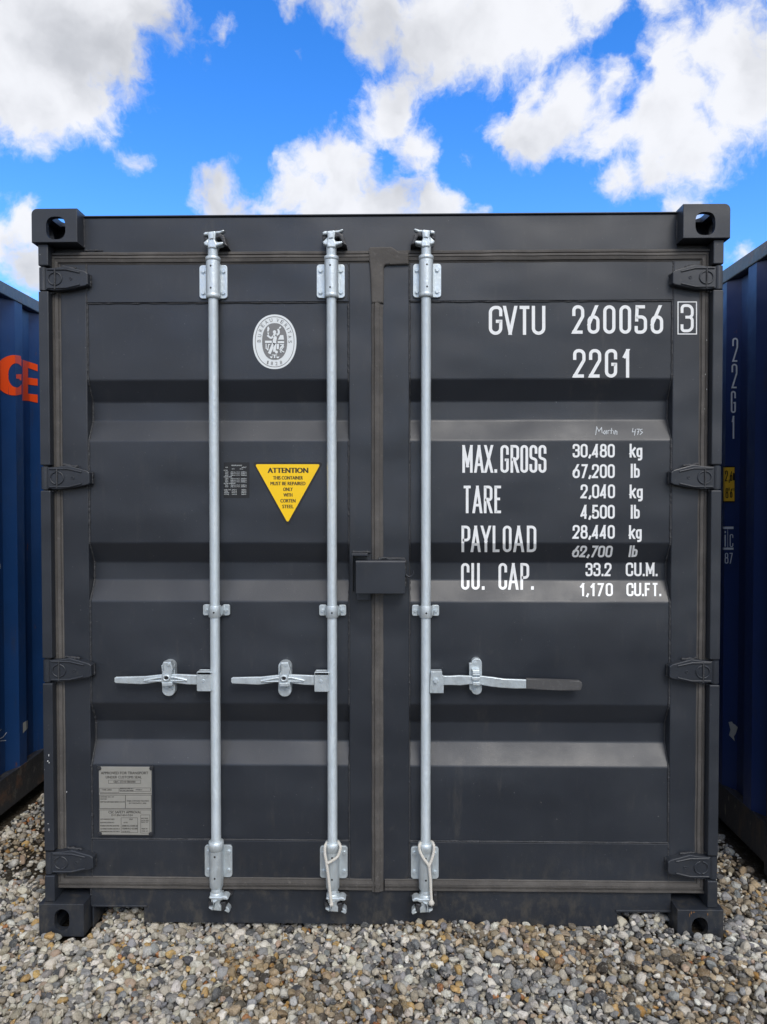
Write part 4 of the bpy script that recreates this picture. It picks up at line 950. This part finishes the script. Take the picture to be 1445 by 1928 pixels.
# ================================================================== neighbouring containers
def blue_front(parent, paint, post, xc, y0, z0, hw=1.219):
    """door end of a neighbour: castings, posts, header, sill, grooved doors, bars"""
    for s in (-1, 1):
        xo = xc+s*hw
        put_casting(CAST_T, parent, post, xo, s, z0+2.473, y0); put_casting(CAST_B, parent, post, xo, s, z0, y0)
        m = MB(); m.box(xo-s*.002, xo-s*.055, y0+.012, y0+.172, z0+.118, z0+2.473, post, .004); m.box(xo-s*.055, xo-s*.11, y0+.10, y0+.16, z0+.118, z0+2.473, post, .003); m.build('corner_post', parent)
        d = MB(); a, b = sorted((xc+s*.012, xc+s*(hw-.10))); prof = fillet([(z0+2.36, y0+.055), (z0+1.95, y0+.055), (z0+1.88, y0+.095), (z0+1.81, y0+.095), (z0+1.74, y0+.055), (z0+1.36, y0+.055), (z0+1.29, y0+.095), (z0+1.22, y0+.095), (z0+1.15, y0+.055), (z0+.75, y0+.055), (z0+.68, y0+.095), (z0+.61, y0+.095), (z0+.54, y0+.055), (z0+.17, y0+.055)], .02)
        d.add([(x, y, z) for z, y in prof for x in (a, b)], [(2*i, 2*i+1, 2*i+3, 2*i+2) for i in range(len(prof)-1)], paint, True)
        for x0, x1 in ((a, a+.07), (b-.07, b)): d.box(x0, x1, y0+.050, y0+.105, z0+.17, z0+2.36, paint, .003)
        dd = d.build('door', parent)
        for q in (.22, .72):
            k = MB(); x = xc+s*q*1.1; k.cyl((x, y0+.022, z0+.1), (x, y0+.022, z0+2.45), .017, ZINC, 20)
            for zz in (.25, 1.05, 2.3): k.prism(rrect(x-.05, x+.05, z0+zz-.05, z0+zz+.05, .01), y0+.040, y0+.054, ZINC, .001); k.cyl((x, y0+.022, z0+zz-.045), (x, y0+.022, z0+zz+.045), .024, ZINC, 20)
            k.build('locking_bar', parent)
    m = MB(); m.box(xc-1.056, xc+1.056, y0+.06, y0+.16, z0+2.37, z0+2.585, paint, .003); m.build('door_header', parent)
    m = MB(); m.box(xc-1.056, xc+1.056, y0+.06, y0+.16, z0+.02, z0+.16, paint, .003); m.build('door_sill', parent)

XR = 1.571+1.219; ZR = .034; YR0 = .245
right = empty('shipping_container', (XR, YR0, ZR), 'weathered navy container beyond the narrow gap, marked 22G1 and with a rusty corner post', 'shipping container')
shell(right, BLUE_R, RAIL_R, XR, YR0, ZR, .550, RUSTP); blue_front(right, BLUE_R, RUSTP, XR, YR0, ZR)
XL = -1.817-1.219; ZL = .020
left = empty('shipping_container', (XL, .02, ZL), 'worn bright blue container on the left with big orange letters GE on its side', 'shipping container')
shell(left, BLUE_L, RAIL_L, XL, .02, ZL, 1.037, rail_paint('dusty_bottom_rail_paint', (.028,.03,.036))); blue_front(left, BLUE_L, RAIL_L, XL, .02, ZL)
def side_map(xo, sgn, phase):
    def f(px, py, off):
        d = ray(px, py); p = None; t = 2.6; prev = t
        while t < 9:
            q = CAM+d*t; gap = (q[0]-(xo+sgn*side_profile(q[1], phase)))*sgn
            if gap < 0: break
            prev = t; t += .004
        lo, hi = prev, t
        for _ in range(20):
            mid_ = (lo+hi)/2; q = CAM+d*mid_; gap = (q[0]-(xo+sgn*side_profile(q[1], phase)))*sgn
            if gap < 0: hi = mid_
            else: lo = mid_
        q = CAM+d*(lo-off*1.8); return (q[0], q[1], q[2])
    return f
lm = side_map(-1.823, 1, 1.037); rm = side_map(1.577, -1, .550)
def gridfill(mb, x0, y0, x1, y1, mapf, mat, off=.001, nx=None, poly=None, skewf=None):
    """small grid so that paint follows the corrugation"""
    nx = nx or max(1, int(abs(x1-x0)/1.5)); vs = []; fs = []
    for i in range(nx+1):
        x = x0+(x1-x0)*i/nx; dy = skewf(x) if skewf else (0, 0)
        vs += [mapf(x, y0+dy[0], off), mapf(x, y1+dy[1], off)]
    for i in range(nx):
        a = 2*i
        if all(abs(vs[a][1]-vs[a+2][1]) < .10 for _ in (0,)): fs.append((a, a+1, a+3, a+2))
    mb.add(vs, fs, mat)
# the letters G and E, painted over the corrugated side: drawn in photo pixels, mapped onto the steel
def poly_rows(mb, rings, mapf, mat, x0, x1, step=.7, off=.0012):
    """rings(x) -> list of (ya, yb) spans; vertical slices follow the surface"""
    n = int((x1-x0)/step); 
    for i in range(n):
        a, b = x0+i*step, x0+(i+1)*step; A, B = rings(a), rings(b)
        for (ya, yb), (yc, yd) in zip(A, B):
            v = [mapf(a, ya, off), mapf(b, yc, off), mapf(b, yd, off), mapf(a, yb, off)]
            if abs(v[0][1]-v[1][1]) < .12: mb.add(v, [(0, 1, 2, 3)], mat)
mb = MB()
def ringG(x):
    cx_, cy_ = 27.5, 706.5; ax, ay = 38, 38; ix, iy = 14.5, 21.5; yt = 0
    u = (x-cx_)/ax; o = ay*math.sqrt(max(0, 1-u*u)) if abs(u) < 1 else 0; v = (x-30.5)/ix; i_ = iy*math.sqrt(max(0, 1-v*v)) if abs(v) < 1 else 0
    t, b = cy_-o, cy_+o
    if x > 40: t = max(t, 676)
    if i_ <= 0: return [(t, cy_), (cy_, b), (cy_, cy_)]
    if x > 31: return [(t, cy_-1-i_), (704.5, 713 if x < 37 else 716), (min(b, cy_+2+i_), b)]
    return [(t, cy_-1-i_), (cy_, cy_), (cy_+1+i_, b)]
poly_rows(mb, ringG, lm, ORANGE, -8, 41.6)
def ringE(x):
    s_ = (x-42)*.30; e_ = 682+(x-42)*.18
    if x < 53: return [(677+s_, 753.5+s_*.4)]
    return [(676+s_*1.0, 690+(x-53)*.35+s_*.3)]
def ringE2(x):
    return [(680.5+(x-53)*.33, 692.5+(x-53)*.35), (711+(x-53)*.12, 724+(x-53)*.12), (741+(x-53)*.12, 754.5+(x-53)*.22)]
poly_rows(mb, lambda x: [(677+(x-42)*.32, 754+(x-42)*.05)], lm, ORANGE, 42.6, 53.2); poly_rows(mb, ringE2, lm, ORANGE, 53.2, 71.5)
mb.build('orange_lettering', left)
mb = MB(); poly_rows(mb, lambda x: [(1361-(x-43.5)*.55, 1381-(x-43.5)*1.1)], lm, PAPER, 43.6, 53.2); mb.build('reflective_patch', left)
mb = MB()
for L in ([(0,1391),(6,1388),(13,1379)],[(0,1395),(12,1394)],[(0,1376),(3,1373)]): strokes(mb, MARK, L, .5, lambda x, y, o: lm(x, y, .001), False, 0, 2)
mb.build('scratch_mark', left)
mb = MB(); poly_rows(mb, lambda x: [(1062, 1071)], lm, MARK, -3, 1.6); mb.build('lettering', left)
mb = MB()
J = lambda x, y: (1345+x/6.02, 430+y/6.02); K5 = lambda x, y: (1345+x/5.51, 750+y/5.51)
rmo = lambda x, y, o: rm(x, y, o)
for c, a, b in (('2', J(206, 1240), J(272, 1512)), ('2', J(197, 1535), J(264, 1812)), ('G', (1376.5, 736), (1386, 777.5)), ('1', (1378.5, 783), (1383, 826))):
    text(mb, c, a[0], a[1], b[0], b[1], 3.0, rmo, MARK)
mb.build('lettering', right)
mb = MB(); poly_rows(mb, lambda x: [(877.5, 946)], rm, BLK, 1361, 1384.2, .8, .0008); poly_rows(mb, lambda x: [(880, 943.5)], rm, YTAG, 1362.5, 1383.6, .8, .0020)
for s_, x0, x1, y0, y1 in (('2', 1365.5, 1371, 886, 906), ("'", 1372.5, 1374.2, 903, 909), ('6', 1374.6, 1379.2, 887.5, 905.5), ('n', 1380.2, 1383.4, 884, 904.5), ('8', 1366.5, 1371.8, 919, 938), ("'", 1372.4, 1374.4, 918, 924), ('6', 1374.8, 1379.4, 920, 937), ("'", 1379.9, 1381.2, 919, 924), ("'", 1381.9, 1383.2, 919, 924)):
    if s_ == "'": poly_rows(mb, lambda x, y0=y0, y1=y1: [(y0, y1)], rm, BLK, x0, x1, .8, .0030)
    else: text(mb, s_, x0, y0, x1, y1, 1.7, lambda x, y, o: rm(x, y, .0030), BLK)
mb.build('height_sticker', right, 'aged yellow sticker reading 2,6m 8\'6"')
mb = MB()
for y0, y1 in ((991.5, 996), (1031, 1035)): poly_rows(mb, lambda x, y0=y0, y1=y1: [(y0, y1)], rm, MARK, 1361.5, 1381.8, .8, .001)
poly_rows(mb, lambda x: [(996, 1031)], rm, MARK, 1370.2, 1371.8, .8, .001); poly_rows(mb, lambda x: [(1007, 1029)], rm, MARK, 1364.6, 1367.6, .8, .001); poly_rows(mb, lambda x: [(1000, 1003.5)], rm, MARK, 1364.6, 1367.6, .8, .001)
text(mb, 'c', 1374.5, 994, 1381, 1030, 1.6, rmo, MARK)
text(mb, '8', 1365, 1041, 1371.8, 1061, 1.6, rmo, MARK); text(mb, '7', 1373.2, 1041, 1379.8, 1061, 1.6, rmo, MARK); mb.build('lettering', right)
mb = MB(); K6 = lambda x, y: (1345+x/5.51, 1100+y/5.51)
fill(mb, [K6(*p) for p in ((150,1430),(185,1425),(195,1445),(215,1455),(245,1485),(225,1550),(205,1580),(215,1630),(185,1595),(155,1565),(170,1510))], lambda x, y, o: rm(x, y, .003), PAPER, .003); mb.build('torn_label', right)

# ================================================================== ground and gravel
def ground_h(x, y):
    h = .0+.012*np.sin(x*2.3+.6)*np.sin(y*3.1+.4)+.006*np.sin(x*7.1)*np.sin(y*6.3+1)
    h = h+.030*(1/(1+np.exp(-(x-.98)*9)))                                # heaped towards the right
    h = h+.014*np.exp(-((x+1.75)/.4)**2)
    h = h+.055*np.exp(-((x-(xr0+xr1)/2)/.085)**2-((y-.15)/.13)**2)+.055*np.exp(-((x-(xl0+xl1)/2-.02)/.085)**2-((y-.19)/.12)**2)
    h = h+.009*np.exp(-((abs(x)-1.13)/.12)**2-((y+.03)/.05)**2)*(1+np.sin(x*31))
    h = h-.015/(1+np.exp((x+.95)*14))*np.where(y < .5, 1, 0)
    return h-.012
gx = np.concatenate([[-400, -60, -12], np.linspace(-4.2, 4.2, 106), [12, 60, 400]]); gy = np.concatenate([[-300, -40, -8], np.linspace(-3, 4.5, 94), [12, 60, 500]])
GXm, GYm = np.meshgrid(gx, gy); GZ = np.where((abs(GXm) < 5) & (GYm > -4) & (GYm < 5), ground_h(GXm, GYm), -.02)-.006
gm = MB(); nx_ = len(gx); gm.v = [tuple(map(float, p)) for p in zip(GXm.ravel(), GYm.ravel(), GZ.ravel())]
gdm = Mat('dirt_between_stones', (.060,.045,.028), .9, 0, .2)
gdm.over(gdm.noise(3.0, 5, .6, (1,1,1), .45, .65), (.085,.075,.06), .8); gdm.over(gdm.noise(60, 5, .7, (1,1,1), .5, .66), (.19,.175,.15), .7); gdm.bump(gdm.noise(45, 5, .7, (1,1,1), .2, .8), .02)
k = gm.mid(gdm.m)
for j in range(len(gy)-1):
    for i in range(nx_-1): a = j*nx_+i; gm.f.append((a, a+1, a+nx_+1, a+nx_)); gm.mi.append(k); gm.sm.append(True)
gm.build('ground', None, 'bare brown dirt under the gravel of the container yard', 'ground', None, 'structure')

def proto(sub, seed):
    r = np.random.default_rng(seed); bm = bmesh.new(); bmesh.ops.create_icosphere(bm, subdivisions=sub, radius=1)
    V = np.array([v.co[:] for v in bm.verts]); Fc = np.array([[v.index for v in f.verts] for f in bm.faces]); bm.free()
    ax = np.array([1.0, r.uniform(.62, .92), r.uniform(.42, .72)])
    V = V*(1+.0*V); P = V.copy()
    for _ in range(r.integers(8, 15)):
        n = r.normal(size=3); n /= np.linalg.norm(n); d = r.uniform(.50, .88); e = P@n-d
        soft = r.uniform(.008, .08); e2 = np.where(e > 0, e-soft*np.tanh(e/soft), 0); P = P-np.outer(np.maximum(e2, 0), n)
    for _ in range(4):
        k_ = r.normal(size=3)*r.uniform(1.5, 3.5); ph = r.uniform(0, 6); P = P*(1+.035*np.sin(V@k_+ph))[:, None]
    return (P*ax), Fc
PR = [proto(3, 100+i) for i in range(22)]; PR2 = [proto(2, 300+i) for i in range(16)]
pal = np.array([(.56,.52,.43),(.45,.41,.33),(.64,.61,.54),(.40,.39,.365),(.29,.292,.29),(.18,.185,.19),(.07,.072,.078),(.70,.67,.59),(.48,.32,.13),(.40,.30,.22),(.38,.17,.07),(.33,.29,.22),(.25,.24,.225),(.11,.112,.115)])
pw = np.array([18,15,12,12,10,8,4,7,4.5,4,.8,9,8,5]); pw /= pw.sum()
stones = []
def rejected(x, y): 
    inc = (x > -1.20) & (x < 1.20) & (y > .20)
    pk = (((x > xl0+.01) & (x < xl1-.01)) | ((x > xr0+.01) & (x < xr1-.01))) & (y < .34)
    cast = (abs(x) > 1.045) & (abs(x) < 1.232) & (y > -.012) & (y < .19)
    side = (abs(x) > 1.18) & (abs(x) < 1.225) & (y > .17)
    lft = x < -1.80; rgt = x > 1.545
    return (inc & ~pk) | cast | side | (lft & (y > .01)) | (rgt & (y > .25-.012))
def scatter(x0, x1, y0, y1, dens, smin, smax, big=True):
    n = int((x1-x0)*(y1-y0)*dens); xs = rng.uniform(x0, x1, n); ys = rng.uniform(y0, y1, n); sz = np.exp(rng.normal(math.log(.0104), .40, n)).clip(smin, smax)
    keep = ~rejected(xs, ys); return np.stack([xs[keep], ys[keep], sz[keep], np.full(keep.sum(), 1.0 if big else 0.0)], 1)
S = np.concatenate([scatter(-1.95, 1.95, -.86, .36, 12500, .0045, .023), scatter(-2.6, -1.95, -.86, 0, 3600, .008, .028, False), scatter(1.95, 2.6, -.86, .2, 3600, .008, .028, False),
                    scatter(-1.82, -1.2, .36, 3.2, 3600, .007, .028, False), scatter(1.2, 1.58, .36, 3.0, 3600, .007, .028, False), scatter(-2.6, 2.6, -1.5, -.86, 2200, .010, .028, False)])
rng.shuffle(S); CELL = .006; HX0, HY0 = -2.7, -1.6; HN, HM = int(5.4/CELL), int(4.9/CELL)
ii, jj = np.meshgrid(np.arange(HN), np.arange(HM), indexing='ij'); HF = ground_h(HX0+ii*CELL, HY0+jj*CELL)-.004; H0 = HF.copy()
allV, allF, allC = [], [], []; vo = 0; LIM = .036
for x, y, s_, big in S:
    ci, cj = int((x-HX0)/CELL), int((y-HY0)/CELL); rc = max(1, int(s_*.75/CELL)); 
    sl_ = (slice(max(0, ci-rc), ci+rc+1), slice(max(0, cj-rc), cj+rc+1)); patch = HF[sl_]
    if patch.size == 0: continue
    base = patch.mean(); h0 = H0[sl_].mean()
    bare = .5+.5*math.sin(x*2.1+2.2+1.1*math.sin(y*6.1))*math.sin(y*5.3-x*1.9+.5)
    if base-h0 > LIM*(1-.62*max(0, (bare-.60)/.40)**.7): continue
    P, Fc = (PR if big else PR2)[rng.integers(0, 22 if big else 16)]
    # random tumble, but mostly lying flat
    a = rng.uniform(0, 2*PI); tx, ty = rng.normal(0, .38, 2)
    ca, sa = math.cos(a), math.sin(a); Rz = np.array([[ca, -sa, 0], [sa, ca, 0], [0, 0, 1]]); Rx = np.array([[1, 0, 0], [0, math.cos(tx), -math.sin(tx)], [0, math.sin(tx), math.cos(tx)]]); Ry = np.array([[math.cos(ty), 0, math.sin(ty)], [0, 1, 0], [-math.sin(ty), 0, math.cos(ty)]])
    Q = (P*s_)@(Rx@Ry@Rz).T; zmin = Q[:, 2].min(); ht = Q[:, 2].max()-zmin; z = base-zmin-ht*.22
    Q = Q+np.array([x, y, z]); HF[sl_] = np.maximum(patch, base+ht*.60)
    # flint and limestone mix: warmer on the left, greyer on the right
    wv = pw.copy(); warm = .82-.40*np.tanh(x*1.2); wv[[0, 1, 8, 9, 10, 11]] *= warm; wv[[3, 4, 5, 6, 13]] *= 2-warm; wv /= wv.sum()
    c = pal[rng.choice(len(pal), p=wv)]*rng.uniform(.78, 1.22)*(1+rng.normal(0, .014, 3))
    stain = .5+.5*math.sin(x*3.1+1.3*math.sin(y*5.2))*math.sin(y*4.4+x*1.7+.8)
    if stain > .68 and rng.random() < .55: c = c*np.array([.72, .60, .45])
    allV.append(Q); allF.append(Fc+vo); vo += len(Q); allC.append(np.tile(np.append(c.clip(.02, .8), rng.random()), (len(Q), 1)))
V = np.concatenate(allV); Fa = np.concatenate(allF); Cc = np.concatenate(allC)
me = bpy.data.meshes.new('gravel'); me.vertices.add(len(V)); me.vertices.foreach_set('co', V.ravel()); me.loops.add(len(Fa)*3); me.loops.foreach_set('vertex_index', Fa.ravel().astype(np.int32))
me.polygons.add(len(Fa)); me.polygons.foreach_set('loop_start', np.arange(0, len(Fa)*3, 3, dtype=np.int32)); me.polygons.foreach_set('loop_total', np.full(len(Fa), 3, dtype=np.int32)); me.polygons.foreach_set('use_smooth', np.ones(len(Fa), bool))
me.update(); at = me.attributes.new('stone_colour', 'FLOAT_COLOR', 'POINT'); at.data.foreach_set('color', Cc.ravel())
sm = Mat('mixed_pebbles', (.3,.3,.3), .78, 0, .3); an = sm.t.nodes.new('ShaderNodeAttribute'); an.attribute_name = 'stone_colour'; sm.col = an.outputs['Color']; sm.link(sm.col, sm.b.inputs['Base Color'])
sm.over(sm.noise(150, 5, .65, (1,1,1), .50, .72), (.56,.53,.47), .42); sm.over(sm.noise(70, 5, .65, (1,1,1), .52, .75), (.085,.07,.05), .42)
sm.bump(sm.noise(120, 4, .6, (1,1,1), .1, .9), .004); sm.bump(sm.noise(420, 4, .65, (1,1,1), .1, .9), .0009); me.materials.append(sm.m)
go = bpy.data.objects.new('gravel', me); COL.objects.link(go); tag(go, 'loose mixed beige and grey pebbles covering the yard', 'gravel', None, 'stuff')
print('stones', len(allV), 'verts', len(V))
